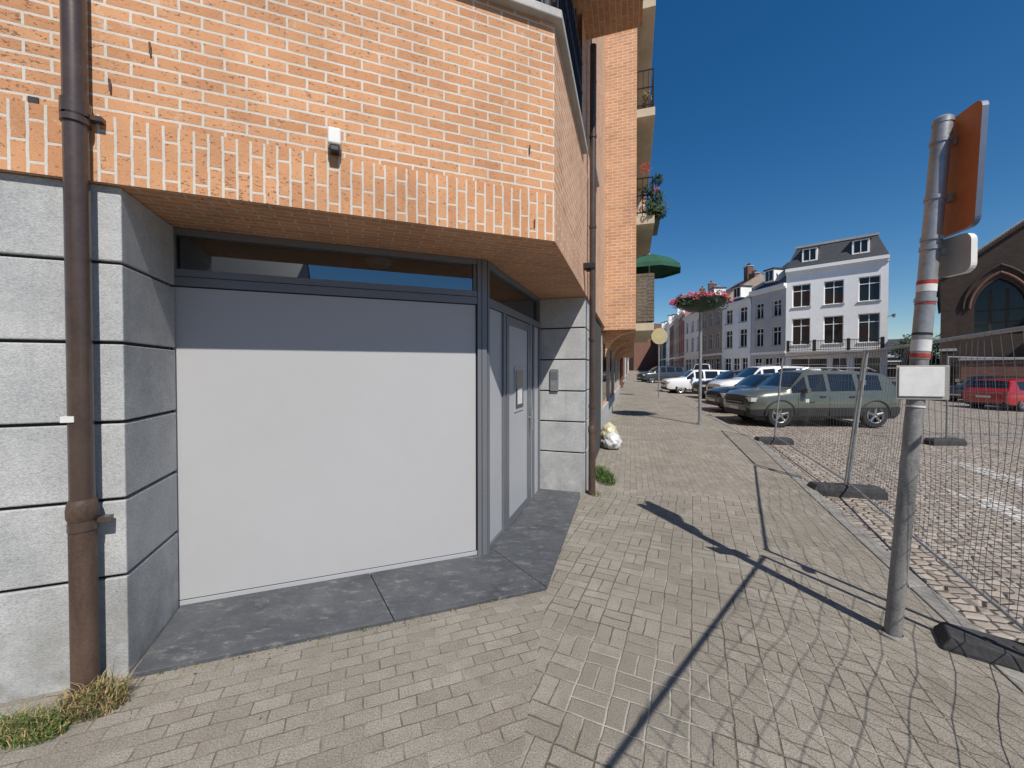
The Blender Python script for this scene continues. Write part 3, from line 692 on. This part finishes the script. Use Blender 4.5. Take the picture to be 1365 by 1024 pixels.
# ------------------------------------------------------------ flower basket pole
c=(5.5,11.4); z0=g(*c); e=empty('flower_basket_pole',(*c,z0))
W=MB('pole'); W.tube((*c,z0-.05),(*c,3.8),.045,'galv',n=16); W.tube((*c,z0),(*c,z0+.05),.09,'galv'); W.build(e,smooth=40)
W=MB('basket'); W.lathe((*c,3.38),[(.05,0),(.35,.04),(.62,.2),(.68,.36),(.64,.36),(.55,.24),(0,.2)],'green',n=28); W.build(e,smooth=40)
W=MB('foliage')
for q in range(16):
    a=q/16*6.28; W.leaves((c[0]+.6*math.cos(a),c[1]+.6*math.sin(a),3.68+random.uniform(-.1,.08)),.2,.2,.16,70,.045,'leafd')
W.leaves((*c,3.8),.5,.5,.15,250,.05,'leaf'); W.build(e,recalc=False)
W=MB('flowers')
for q in range(60):
    a=random.uniform(0,6.28); r=.8*math.sqrt(random.random()); W.leaves((c[0]+r*math.cos(a),c[1]+r*math.sin(a),3.97-.35*r+random.uniform(-.06,.08)),.10,.10,.07,18,.04,'pink' if q%4 else 'redf')
W.build(e,recalc=False)
c=(7.6,20.2); z0=g(*c); e=empty('parking_sign',(*c,z0)); W=MB('pole'); W.tube((*c,z0-.05),(*c,3.85),.035,'galv'); W.build(e)
W=MB('round_plate'); W.tube((c[0],c[1]-.07,3.45),(c[0],c[1]-.045,3.45),.42,'ochre',n=28); W.build(e)
# ------------------------------------------------------------ cars
ST=[ # frac, low, belt, top, width, kind
(0.000,.26,.42,.46,.74,'h'),(0.012,.17,.45,.54,.86,'h'),(0.05,.14,.51,.605,.95,'h'),(0.12,.14,.54,.64,.985,'h'),(0.22,.14,.56,.665,1,'h'),(0.255,.14,.57,.675,1,'h'),
(0.275,.14,.575,.70,1,'c'),(0.375,.14,.58,.955,1,'c'),(0.395,.14,.58,.975,1,'c'),(0.50,.14,.585,1.0,1,'c'),(0.525,.14,.585,1.,1,'c'),(0.69,.14,.595,.995,1,'c'),(0.72,.14,.60,.99,1,'c'),
(0.86,.14,.61,.965,.99,'c'),(0.90,.14,.615,.945,.98,'c'),(0.915,.14,.615,.93,.98,'c'),(0.965,.15,.62,.70,.96,'c'),(0.975,.16,.60,.66,.94,'h'),(0.995,.19,.5,.60,.88,'h'),(1.0,.24,.44,.5,.8,'h')]
STV=[(0,.26,.38,.42,.75,'h'),(.012,.16,.40,.48,.9,'h'),(.06,.13,.44,.52,.97,'h'),(.12,.13,.46,.56,1,'h'),(.16,.13,.47,.6,1,'h'),(.175,.13,.48,.64,1,'c'),(.27,.13,.5,.955,1,'c'),(.29,.13,.5,.975,1,'c'),
(.40,.13,.5,1,1,'c'),(.43,.13,.5,1,1,'c'),(.62,.13,.5,1,1,'c'),(.66,.13,.5,1,1,'c'),(.93,.13,.5,.99,.99,'c'),(.955,.13,.5,.98,.98,'c'),(.965,.13,.5,.96,.98,'c'),(.985,.14,.5,.7,.97,'c'),(.99,.15,.48,.62,.96,'h'),(1,.2,.44,.55,.93,'h')]
def car(name,loc,L_,Wd,H,pk,rot=0,van=False,rails=False,clad=False,extra=None):
    st=STV if van else ST; hw=Wd/2; e=empty(name,loc); e.rotation_euler=(0,0,rot)
    I=Matrix.Identity(4); m=MB('body'); rows=[]
    for (fx,lo,be,tp,wf,kd) in st:
        x=(fx-.5)*L_; w=hw*wf; zl,zb,zt=lo*H,be*H,tp*H; d=zt-zb
        if kd=='c':
            full=cl(d/(H*.38),0,1); k1,k2,k3=.955,.955-.165*full,.94-.26*full
            pts=[(0,zl),(.86*w,zl),(.97*w,zl+.09),(w,zl+(zb-zl)*.45),(.995*w,zb-.06),(.965*w,zb),(k1*w,zb+.1*d),(k2*w,zb+.82*d),(k3*w,zb+.95*d),(.35*w,zt),(0,zt+.005)]
        else:
            pts=[(0,zl),(.86*w,zl),(.97*w,zl+.09),(w,zl+(zb-zl)*.45),(.995*w,zb-.06 if zb-.06>zl+(zb-zl)*.5 else zl+(zb-zl)*.75),(.97*w,zb),(.95*w,zb+.25*d),(.88*w,zb+.7*d),(.78*w,zb+.92*d),(.35*w,zt),(0,zt+.005)]
        full=[(y,z) for y,z in pts]+[(-y,z) for y,z in reversed(pts[1:-1])]
        rows.append([(x,y,z) for y,z in full])
    nr=len(rows[0]); 
    for r in rows: m.v+=r
    ns=len(st)
    wind=st.index([s for s in st if s[5]=='c'][0]); cs=[i for i,s in enumerate(st) if s[5]=='c']; last=cs[-1]
    sidegl={wind,wind+2} if van else {i for i in cs[:-1] if (st[i+1][0]-st[i][0])>.05 and i<last-1}
    sidegl.add(wind)
    for i in range(ns-1):
        for j in range(nr):
            j2=(j+1)%nr; jj=j if j<=9 else nr-1-j
            k=pk
            if jj==6 and i in sidegl: k='cglass'
            if jj in (8,9) and (i==wind or i==last-1): k='cglass'
            if jj in (0,1): k='trim'
            if clad and jj in (1,2) : k='trim'
            m.f.append((i*nr+j,i*nr+j2,(i+1)*nr+j2,(i+1)*nr+j)); m.m.append(m.mi(k))
    m.f.append(tuple(range(nr))); m.m.append(m.mi(pk)); m.f.append(tuple((ns-1)*nr+q for q in reversed(range(nr)))); m.m.append(m.mi(pk))
    wr=.335 if H<1.6 else .355; xf=-L_/2+.84*L_/4.3; xr=xf+.62*L_
    body=m.build(e,smooth=28,pm=I)
    cut=MB('cut')
    for x in (xf,xr):
        for sg in (-1,1): cut.tube((x,sg*(hw-.27),wr),(x,sg*(hw+.2),wr),wr+.05,'trim',n=28)
    co=cut.build()
    md=body.modifiers.new('bo','BOOLEAN'); md.object=co; md.operation='DIFFERENCE'; md.solver='EXACT'
    bpy.context.view_layer.update()
    dg=bpy.context.evaluated_depsgraph_get(); nm=bpy.data.meshes.new_from_object(body.evaluated_get(dg)); body.modifiers.clear(); body.data=nm
    bpy.data.objects.remove(co)
    m=MB('wheels')
    for x in (xf,xr):
        for sg in (-1,1):
            yo=sg*(hw-.015); yi=sg*(hw-.21)
            ring=[(wr*.62,yi),(wr*.97,yi),(wr,yi+sg*.03),(wr,yo-sg*.03),(wr*.96,yo),(wr*.66,yo),(wr*.64,yo-sg*.02)]
            i0=len(m.v); nn=28
            for r,y in ring:
                for q in range(nn): a=6.2832*q/nn; m.v.append((x+r*math.cos(a),y,wr+r*math.sin(a)))
            for q in range(len(ring)-1):
                for j in range(nn): m.f.append((i0+q*nn+j,i0+q*nn+(j+1)%nn,i0+(q+1)*nn+(j+1)%nn,i0+(q+1)*nn+j)); m.m.append(m.mi('tyre'))
            m.tube((x,yo-sg*.09,wr),(x,yo-sg*.08,wr),wr*.65,'trim',n=28)
            m.tube((x,yo-sg*.06,wr),(x,yo-sg*.01,wr),wr*.16,'rim',n=12)
            for q in range(5):
                a=6.2832*q/5+.3; p0=(x+wr*.1*math.cos(a),yo-sg*.035,wr+wr*.1*math.sin(a)); p1=(x+wr*.64*math.cos(a),yo-sg*.025,wr+wr*.64*math.sin(a)); m.tube(p0,p1,.05,'rim',r1=.035,n=6)
            rp=[]
            for q in range(29): a=6.2832*q/28; rp.append((x+wr*.63*math.cos(a),yo-sg*.012,wr+wr*.63*math.sin(a)))
            m.path(rp,.018,'rim',5)
    m.build(e,smooth=40,pm=I)
    m=MB('details')
    xF=-L_/2; xR=L_/2
    for sg in (-1,1):
        m.box(W0,xF+.03,xF+.26,min(sg*hw*.60,sg*hw*.925),max(sg*hw*.60,sg*hw*.925),.44*H,.51*H,'lens')
        m.box(W0,xR-.12,xR-.012,min(sg*hw*.72,sg*hw*.91),max(sg*hw*.72,sg*hw*.91),.48*H,.60*H,'tail')
        xm=(st[wind][0]-.5)*L_+.28; m.box(W0,xm,xm+.1,min(sg*(hw+.0),sg*(hw+.17)),max(sg*(hw+.0),sg*(hw+.17)),.595*H,.68*H,pk)
        m.box(W0,xm+.02,xm+.08,min(sg*(hw-.09),sg*(hw)),max(sg*(hw-.09),sg*(hw)),.60*H,.62*H,'trim')
        for fx in ((.31,.515,.70) if not van else (.2,.415,.64)):
            xx=(fx-.5)*L_; m.box(W0,xx-.004,xx+.004,min(sg*(hw-.02),sg*(hw+.002)),max(sg*(hw-.02),sg*(hw+.002)),.2*H,.53*H,'trim')
        for fx in ((.47,.66) if not van else (.37,.6)):
            xx=(fx-.5)*L_; m.box(W0,xx-.08,xx+.08,min(sg*(hw-.02),sg*(hw+.02)),max(sg*(hw-.02),sg*(hw+.02)),.525*H,.545*H,'trim' if pk!='p_white' else 'rim')
        if rails:
            m.tube(((.38-.5)*L_,sg*hw*.66,H*1.0),((.42-.5)*L_,sg*hw*.66,H*1.035),.018,'rim'); m.tube(((.42-.5)*L_,sg*hw*.66,H*1.035),((.82-.5)*L_,sg*hw*.66,H*1.03),.018,'rim'); m.tube(((.82-.5)*L_,sg*hw*.66,H*1.03),((.87-.5)*L_,sg*hw*.66,H*.975),.018,'rim')
        for x in (xf,xr):
            if clad:
                pts=[]
                for q in range(13): a=math.pi*q/12; pts.append((x+(wr+.07)*math.cos(a),sg*(hw-.01),wr+(wr+.07)*math.sin(a)))
                m.path(pts,.026,'trim',6)
    m.box(W0,xF-.01,xF+.06,-hw*.55,hw*.55,.37*H,.45*H,'trim'); m.box(W0,xF-.014,xF-.0105,-hw*.5,hw*.5,.405*H,.415*H,'rim'); m.box(W0,xF-.018,xF-.011,-.26,.26,.275*H,.335*H,'plate'); m.box(W0,xF-.01,xF+.06,-hw*.6,hw*.6,.18*H,.27*H,'trim')
    m.box(W0,xR-.02,xR+.012,-.26,.26,.40*H,.46*H,'plate')
    m.build(e,bevel=.006,pm=I)
    if extra:
        m=MB('door_sticker'); 
        for (x,z,w,h,k) in extra: m.box(W0,x,x+w,-hw-.004,-hw+.01,z,z+h,k)
        m.build(e,pm=I)
    return e
def pc_(x,y,*a,**k): 
    nm=k.pop('name','parked_car'); return car(nm,(x,y,road(x,y)),*a,**k)
pc_(9.1,12.1,4.3,1.82,1.66,'p_olive',rot=rad(-2),rails=True,clad=True,extra=[(-.62,.72,.10,.10,'plate'),(-.5,.70,.14,.05,'green')])
pc_(9.9,14.9,4.3,1.8,1.47,'p_navy',rot=rad(-5))
pc_(11.5,17.7,4.6,1.85,1.78,'p_white',rot=rad(-6))
pc_(12.0,20.7,4.3,1.8,1.52,'p_black',rot=rad(-6))
pc_(11.7,24.4,4.3,1.8,1.5,'p_white',rot=rad(-8))
pc_(17.6,29.5,4.2,1.8,1.45,'p_white',rot=rad(-8))
pc_(14.8,38.5,4.6,1.85,1.65,'p_grey',rot=rad(4))
pc_(22.0,45,4.9,1.95,2.0,'p_white',rot=rad(60),van=True,name='parked_van')
pc_(19.6,33,4.2,1.8,1.45,'p_grey',rot=rad(-8)); pc_(21.5,37,4.2,1.8,1.45,'p_black',rot=rad(-8))
pc_(23.4,17.8,4.2,1.75,1.45,'p_red',rot=rad(185)); pc_(26.5,21.6,4.3,1.8,1.5,'p_black',rot=rad(5)); pc_(30,20.5,4.3,1.8,1.5,'p_grey',rot=rad(5))
# ------------------------------------------------------------ houses
def house(name,o,d,w,depth,zb,eave,wall,rows,cols,roof='gable',rh=3,roofk='slate',ground='shop',dorm=0,trim='wwall',chim=None,balcony=False,winw=1.0):
    fr=Fr(o,d); l=math.hypot(*d); fr.b=(d[1]/l,-d[0]/l)
    e=empty(name,(o[0],o[1],zb)); m=MB('facade'); wins=[]
    for (z0,z1) in rows:
        for c in range(cols):
            cx=w*(c+.5)/cols; wins.append((cx-winw/2,cx+winw/2,zb+z0,zb+z1))
    if ground=='shop':
        sh=[(.4,w*.30,zb+.5,zb+2.7),(w*.36,w*.36+1.1,zb+.05,zb+2.7),(w*.36+1.4,w-.4,zb+.5,zb+2.7)]
    else:
        sh=[(w*(c+.5)/cols-winw/2,w*(c+.5)/cols+winw/2,zb+(1.0 if c!=cols//2 else .05),zb+2.7) for c in range(cols)]
    allw=wins+sh
    xs=sorted({0,w,*[a for q in allw for a in q[:2]]}); zs=sorted({zb-.5,eave,*[a for q in allw for a in q[2:]]})
    for i in range(len(xs)-1):
        for j in range(len(zs)-1):
            cx,cz=(xs[i]+xs[i+1])/2,(zs[j]+zs[j+1])/2
            if any(q[0]<cx<q[1] and q[2]<cz<q[3] for q in allw): continue
            m.poly([fr.P(xs[i],0,zs[j]),fr.P(xs[i+1],0,zs[j]),fr.P(xs[i+1],0,zs[j+1]),fr.P(xs[i],0,zs[j+1])],wall)
    D=.2
    for (a0,a1,z0,z1) in allw:
        for p,q in (((a0,z0),(a1,z0)),((a1,z0),(a1,z1)),((a1,z1),(a0,z1)),((a0,z1),(a0,z0))):
            m.poly([fr.P(p[0],0,p[1]),fr.P(q[0],0,q[1]),fr.P(q[0],D,q[1]),fr.P(p[0],D,p[1])],wall)
    m.build(e,recalc=False)
    m=MB('windows')
    for (a0,a1,z0,z1) in allw:
        m.poly([fr.P(a0,D,z0),fr.P(a1,D,z0),fr.P(a1,D,z1),fr.P(a0,D,z1)],'win')
        t=.07; fk=trim
        m.box(fr,a0+.002,a0+t,D-.06,D-.003,z0+.002,z1-.002,fk); m.box(fr,a1-t,a1-.002,D-.06,D-.003,z0+.002,z1-.002,fk)
        m.box(fr,a0+t,a1-t,D-.06,D-.003,z1-t,z1-.003,fk); m.box(fr,a0+t,a1-t,D-.06,D-.003,z0+.003,z0+t,fk)
        m.box(fr,(a0+a1)/2-.03,(a0+a1)/2+.03,D-.05,D-.004,z0+t,z1-t,fk)
        if z1-z0>1.5: m.box(fr,a0+t,a1-t,D-.052,D-.005,z0+(z1-z0)*.7,z0+(z1-z0)*.7+.06,fk)
        if z0>zb+.3: m.box(fr,a0-.08,a1+.08,-.08,.05,z0-.1,z0-.002,'sill')
    m.build(e)
    m=MB('side_walls')
    m.poly([fr.P(0,0,zb-.5),fr.P(0,depth,zb-.5),fr.P(0,depth,eave),fr.P(0,0,eave)],wall); m.poly([fr.P(w,0,zb-.5),fr.P(w,depth,zb-.5),fr.P(w,depth,eave),fr.P(w,0,eave)],wall); m.poly([fr.P(0,depth,zb-.5),fr.P(w,depth,zb-.5),fr.P(w,depth,eave),fr.P(0,depth,eave)],wall)
    if roof=='gable':
        for a in (0,w): m.poly([fr.P(a,0,eave),fr.P(a,depth,eave),fr.P(a,depth/2,eave+rh)],wall)
    m.build(e,recalc=False)
    m=MB('roof')
    if roof=='gable':
        k=rh/(depth/2); t=.12
        for s in (0,1):
            b0=-.3 if s==0 else depth+.3; z=eave-.3*k+.05
            a,c=-.02,w+.02
            lo=[fr.P(a,b0,z),fr.P(c,b0,z)]; hi=[fr.P(c,depth/2,eave+rh+.05),fr.P(a,depth/2,eave+rh+.05)]
            m.poly(lo+hi,roofk); m.poly([(x,y,z-t) for x,y,z in (lo+hi)][::-1],roofk); m.poly([lo[0],lo[1],(lo[1][0],lo[1][1],lo[1][2]-t),(lo[0][0],lo[0][1],lo[0][2]-t)],roofk)
    else:
        rings=[(-.05,eave+.02),(.75,eave+rh*.72),(min(depth,w)/2-.1,eave+rh)]
        R=[]
        for ins,z in rings: R.append([fr.P(ins,ins,z),fr.P(w-ins,ins,z),fr.P(w-ins,depth-ins,z),fr.P(ins,depth-ins,z)])
        for q in range(2):
            for j in range(4): m.poly([R[q][j],R[q][(j+1)%4],R[q+1][(j+1)%4],R[q+1][j]],roofk)
        m.poly(R[2],roofk); m.box(fr,.6,w-.6,.66,.78,eave+rh*.70,eave+rh*.76,'sill')
    m.build(e,recalc=False)
    m=MB('cornice'); m.box(fr,-.05,w+.05,-.32,-.003,eave-.3,eave+.0,trim); m.box(fr,-.05,w+.05,-.12,-.003,eave-.5,eave-.302,trim)
    m.box(fr,0,w,-.08,-.003,zb+3.05,zb+3.3,trim); m.build(e)
    if dorm:
        m=MB('dormers')
        for q in range(dorm):
            cx=w*(q+.5)/dorm; hz=eave+rh*.18; ht=min(1.25,rh*.5)
            bb=.12; m.box(fr,cx-.6,cx+.6,bb,bb+1.4,hz,hz+ht,trim); m.box(fr,cx-.45,cx+.45,bb-.012,bb-.004,hz+.12,hz+ht-.1,'win'); m.box(fr,cx-.7,cx+.7,bb-.12,bb+1.5,hz+ht+.002,hz+ht+.12,roofk)
            m.box(fr,cx-.03,cx+.03,bb-.03,bb-.013,hz+.12,hz+ht-.1,trim)
        m.build(e)
    if chim:
        m=MB('chimney'); 
        for ca,cb in chim: m.box(fr,ca-.5,ca+.5,cb-.35,cb+.35,eave,eave+rh+1.2,'rbrick'); m.box(fr,ca-.56,ca+.56,cb-.41,cb+.41,eave+rh+1.202,eave+rh+1.3,'sill'); m.tube(fr.P(ca-.2,cb,eave+rh+1.3),fr.P(ca-.2,cb,eave+rh+1.65),.13,'tile'); m.tube(fr.P(ca+.2,cb,eave+rh+1.3),fr.P(ca+.2,cb,eave+rh+1.65),.13,'tile')
        m.build(e)
    if balcony:
        m=MB('balcony'); z=zb+3.35
        m.box(fr,.2,w-.2,-.95,-.004,z-.15,z,'sill')
        for zz in (.08,.9): m.box(fr,.2,w-.2,-.93,-.88,z+zz,z+zz+.06,'black')
        q=.2
        while q<w-.2: m.box(fr,q,q+.03,-.92,-.89,z,z+.95,'black'); q+=.12
        for q in (.2,w*.33,w*.66,w-.45): m.box(fr,q,q+.25,-.96,-.86,z,z+1.05,'black')
        m.build(e)
    return e
house('white_townhouse',(32.7,34),(-.73,.683),7.35,8,g(30,36),11.7,'wwall',[(4.0,6.6),(7.7,9.9)],3,'mansard',3.0,dorm=2,balcony=True,winw=1.45,trim='wwall')
house('grey_townhouse',(27.35,39.05),(-.157,.987),4.5,9,g(27,41),10.4,'gwall',[(3.9,5.9),(6.9,8.6)],2,'gable',3.4,dorm=1,winw=1.1)
house('white_townhouse',(26.62,43.6),(-.157,.987),4.6,9,g(26,46),9.7,'wwall',[(3.9,6.0),(6.8,8.5)],2,'gable',2.7,dorm=1,winw=1.2,chim=[(4.2,4)])
house('cream_townhouse',(25.9,48.2),(.1,.995),6.6,9,g(26,52),10.6,'pbrick',[(3.9,5.9),(6.9,8.6)],3,'gable',3.0,'tile',dorm=1,chim=[(2,4)])
house('brick_townhouse',(26.57,54.8),(.1,.995),7.0,9,g(27,58),10.0,'wwall',[(3.9,5.9),(6.8,8.4)],3,'gable',3.2,chim=[(5.5,4)])
p=(27.3,61.8); specs=[('pink_townhouse','pwall',11.2,3),('cream_townhouse','cwall',12,3),('brick_townhouse','rbrick',11.4,3.4),('white_townhouse','wwall',12.6,2.6),('brick_townhouse','dbrick',12.2,3.6),('cream_townhouse','cwall',13.4,3)]
ws=[8,8.5,9,9,10,14]
for (nm,wl,ev,rh),w in zip(specs,ws):
    house(nm,p,v,w-.02,9,g(p[0],p[1]),ev,wl,[(3.9,5.9),(6.9,8.7)],3,'gable',rh,random.choice(['tile','slate']),dorm=1,chim=[(1.5,4)]); p=add(p,v,w)
house('brick_townhouse',(33.5,122),(.97,.2),16,9,g(34,120),12.0,'rbrick',[(3.9,5.9),(6.9,8.7)],5,'gable',4,'tile') 
p=F2.P(26.2,0,0)[:2]
for i,(nm,wl,ev) in enumerate([('brick_townhouse','rbrick',9.5),('grey_townhouse','gwall',10.5),('brick_townhouse','dbrick',10.4),('cream_townhouse','cwall',11.5),('brick_townhouse','rbrick',12),('white_townhouse','wwall',12.3)]):
    w=[9,9,10,11,13,16][i]; far=add(p,v,w-.02)
    house(nm,far,(-v[0],-v[1]),w-.02,9,g(p[0],p[1]),ev,wl,[(3.9,5.9),(6.9,8.5)],3,'gable',3.2,'tile' if i%2 else 'slate',dorm=1); p=add(p,v,w)
house('brick_townhouse',(62,60),(-.75,.66),12,8,0.0,4.2,'dbrick',[],3,'gable',2.6,'slate')
# buildings behind the viewer (seen in the shop glass)
house('grey_townhouse',(-6,-19),(.93,.36),9,9,-.1,6.0,'gwall',[(3.6,5.1)],3,'gable',2.6,chim=[(2,4)])
house('brick_townhouse',(3.2,-16.6),(.93,.36),10,9,-.1,4.8,'rbrick',[],4,'gable',2.6,'tile')
house('brick_townhouse',(-16,-23),(.93,.36),10,9,-.1,8.0,'dbrick',[(3.7,5.3)],4,'gable',3.3,'tile')
# ------------------------------------------------------------ church
e=empty('brick_church',(30,27,0)); fr=Fr((29.6,27),(.67,-.742),(.742,.67))
gw=18; ap=9; ez=8.0; az=15.3; ww=[(1.5,3.6),(7.3,10.7),(14.4,16.5)]
m=MB('gable_front')
def topz(a): return ez+(az-ez)*(1-abs(a-ap)/ap)
def arch(a0,a1,z0,zs,n=8):
    w_=a1-a0; pts=[]
    for q in range(n+1):
        t=rad(60)*q/n; pts.append((a1-w_*math.cos(t),zs+w_*math.sin(t)))
    return pts+[(a0+a1-x,z) for x,z in reversed(pts[:-1])]
a=0; openings=[(ww[0],4.0,5.8),(ww[1],3.5,8.6),(ww[2],4.0,5.8)]
for ((a0,a1),z0,zs_) in openings:
    m.poly([fr.P(a,0,-1),fr.P(a0,0,-1),fr.P(a0,0,topz(a0)),fr.P(a,0,topz(a))],'dbrick')
    m.poly([fr.P(a0,0,-1),fr.P(a1,0,-1),fr.P(a1,0,z0),fr.P(a0,0,z0)],'dbrick')
    ar=arch(a0,a1,z0,zs_)
    for p_,q_ in zip(ar[:-1],ar[1:]):
        m.poly([fr.P(p_[0],0,p_[1]),fr.P(q_[0],0,q_[1]),fr.P(q_[0],0,topz(q_[0])),fr.P(p_[0],0,topz(p_[0]))],'dbrick')
        m.poly([fr.P(p_[0],0,p_[1]),fr.P(q_[0],0,q_[1]),fr.P(q_[0],.5,q_[1]),fr.P(p_[0],.5,p_[1])],'dbrick')
    m.poly([fr.P(a0,0,z0),fr.P(a0,.5,z0),fr.P(a0,.5,zs_),fr.P(a0,0,zs_)],'dbrick'); m.poly([fr.P(a1,0,z0),fr.P(a1,.5,z0),fr.P(a1,.5,zs_),fr.P(a1,0,zs_)],'dbrick'); m.poly([fr.P(a0,0,z0),fr.P(a1,0,z0),fr.P(a1,.5,z0-.0),fr.P(a0,.5,z0)],'sill')
    m.poly([fr.P(a0,.45,z0),fr.P(a1,.45,z0),*[fr.P(x,.45,z) for x,z in reversed(ar)]],'win')
    for aa in (a0+(a1-a0)*.33,a0+(a1-a0)*.66): m.box(fr,aa-.06,aa+.06,.36,.44,z0,zs_+(a1-a0)*.55,'dbrick')
    for zz in (z0+.8,z0+1.6): m.box(fr,a0,a1,.38,.43,zz,zz+.05,'dbrick')
    for k in (.22,.5):
        big=arch(a0-k,a1+k,z0,zs_); m.path([fr.P(x,-.04,z) for x,z in big],.08,'dbrick' if k>.3 else 'rbrick',6)
    a=a1
m.poly([fr.P(a,0,-1),fr.P(gw,0,-1),fr.P(gw,0,topz(gw)),fr.P(a,0,topz(a))],'dbrick')
m.poly([fr.P(ww[1][0],0,topz(ww[1][0])),fr.P(ww[1][1],0,topz(ww[1][1])),fr.P(ap,0,az)],'dbrick')
m.build(e,recalc=False)
m=MB('buttresses')
for aa in (.0,5.4,12,17.3):
    zt=topz(aa+.35)-2.2 if aa else 5.6
    m.box(fr,aa,aa+.7,-.9,-.003,-1,zt*.55,'dbrick'); m.box(fr,aa,aa+.7,-.5,-.003,zt*.55+.002,zt,'dbrick'); m.box(fr,aa-.05,aa+.75,-.95,-.005,zt*.55-.1,zt*.55+.06,'sill')
m.box(fr,0,gw,-.12,-.004,.9,1.1,'sill')
m.box(fr,.9,4.6,-3.2,-1.0,-1,2.3,'rbrick'); m.box(fr,.8,4.7,-3.3,-.96,2.302,2.45,'sill')
m.build(e)
m=MB('coping')
for s0,s1 in ((-.3,ap),(gw+.3,ap)):
    n=90
    for q in range(n):
        x0=s0+(s1-s0)*q/n; x1=s0+(s1-s0)*(q+1)/n; z=min(topz(x0),topz(x1)); m.box(fr,min(x0,x1),max(x0,x1),-.14,.3,z-.02,z+.22,'dbrick')
    m.path([fr.P(s0,-.1,topz(s0)+.28),fr.P(s1,-.1,topz(s1)+.28)],.07,'sill',6)
m.build(e)
m=MB('nave')
m.poly([fr.P(0,.5,-1),fr.P(0,24,-1),fr.P(0,24,ez),fr.P(0,.5,ez)],'dbrick')
m.poly([fr.P(-.3,.3,ez-.1),fr.P(-.3,24,ez-.1),fr.P(ap,24,az),fr.P(ap,.3,az)],'slate'); m.poly([fr.P(gw+.3,.3,ez-.1),fr.P(gw+.3,24,ez-.1),fr.P(ap,24,az),fr.P(ap,.3,az)],'slate')
m.build(e,recalc=False)
def tree(c,h,r,n=2600,sz=.16):
    z0=g(c[0],c[1])-.3; e=empty('tree',(c[0],c[1],z0)); m=MB('trunk'); m.tube((*c,z0),(c[0]+.1,c[1],z0+h*.5),.22,'wicker',r1=.12)
    for q in range(6):
        a=q*1.05; m.tube((c[0]+.1,c[1],z0+h*(.3+.04*q)),(c[0]+r*.6*math.cos(a),c[1]+r*.6*math.sin(a),z0+h*(.6+.05*q)),.09,'wicker',r1=.03,n=7)
    m.build(e,smooth=40); m=MB('crown')
    for q in range(16):
        a=random.uniform(0,6.28); rr=r*random.uniform(.1,.75); cc=(c[0]+rr*math.cos(a),c[1]+rr*math.sin(a),z0+h*random.uniform(.35,.86))
        s=r*random.uniform(.28,.5); m.leaves(cc,s,s,s*.8,n//16,sz,random.choice(['leaf','leafd','leafd']),.6)
    m.build(e,recalc=False)
tree((50.5,49),6.5,2.6); tree((46,43.5),5.0,2.0); tree((58,55),7,3); tree((54.5,53),6,2.6)
e=empty('wall_lantern',(32.8,33.9,7.5)); m=MB('lantern')
for z in (6.4,): m.tube((32.7,33.97,z),(33.0,33.8,z+.05),.03,'black'); m.tube((33.0,33.8,z-.12),(33.0,33.8,z+.18),.09,'galv',r1=.14)
m.build(e)
m=MB('bollard')
m.tube((18,26,road(18,26)),(18,26,road(18,26)+.9),.09,'kerb',r1=.08); m.lathe((18,26,road(18,26)+.9),[(.1,-.05),(.1,.03),(0,.1)],'kerb'); m.build(smooth=40)
# ------------------------------------------------------------ world, sun, camera
el=rad(51); az_=(.409,-.913)
w=bpy.data.worlds.new('World'); S.world=w; w.use_nodes=True; nt=w.node_tree
sk=nt.nodes.new('ShaderNodeTexSky'); sk.sky_type='NISHITA'; sk.sun_disc=False; sk.sun_elevation=el; sk.sun_rotation=math.atan2(az_[0],az_[1])
sk.altitude=100; sk.air_density=1.0; sk.dust_density=.15; sk.ozone_density=3.0
hs=nt.nodes.new('ShaderNodeHueSaturation'); hs.inputs['Saturation'].default_value=1.35; hs.inputs['Value'].default_value=1.25
nt.links.new(sk.outputs[0],hs.inputs['Color'])
bg=nt.nodes['Background']; bg.inputs[1].default_value=.075; nt.links.new(hs.outputs[0],bg.inputs[0])
sd=bpy.data.lights.new('sun','SUN'); sd.energy=5.0; sd.angle=rad(.5); sd.color=(1,.95,.87)
so=bpy.data.objects.new('sun',sd); COL.objects.link(so)
d=Vector((-az_[0]*math.cos(el),-az_[1]*math.cos(el),-math.sin(el))); so.rotation_euler=d.to_track_quat('-Z','Y').to_euler(); so.location=(5,-10,20)
cd=bpy.data.cameras.new('camera'); co=bpy.data.objects.new('camera',cd); COL.objects.link(co); S.camera=co
cd.sensor_width=36; cd.lens=520/1365*36; cd.clip_start=.05; cd.clip_end=3000; cd.shift_y=-.0072
co.location=(0,0,1.68); co.rotation_euler=(rad(89.1),0,0)
S.view_settings.view_transform='Standard'; S.view_settings.look='None'; S.view_settings.exposure=0
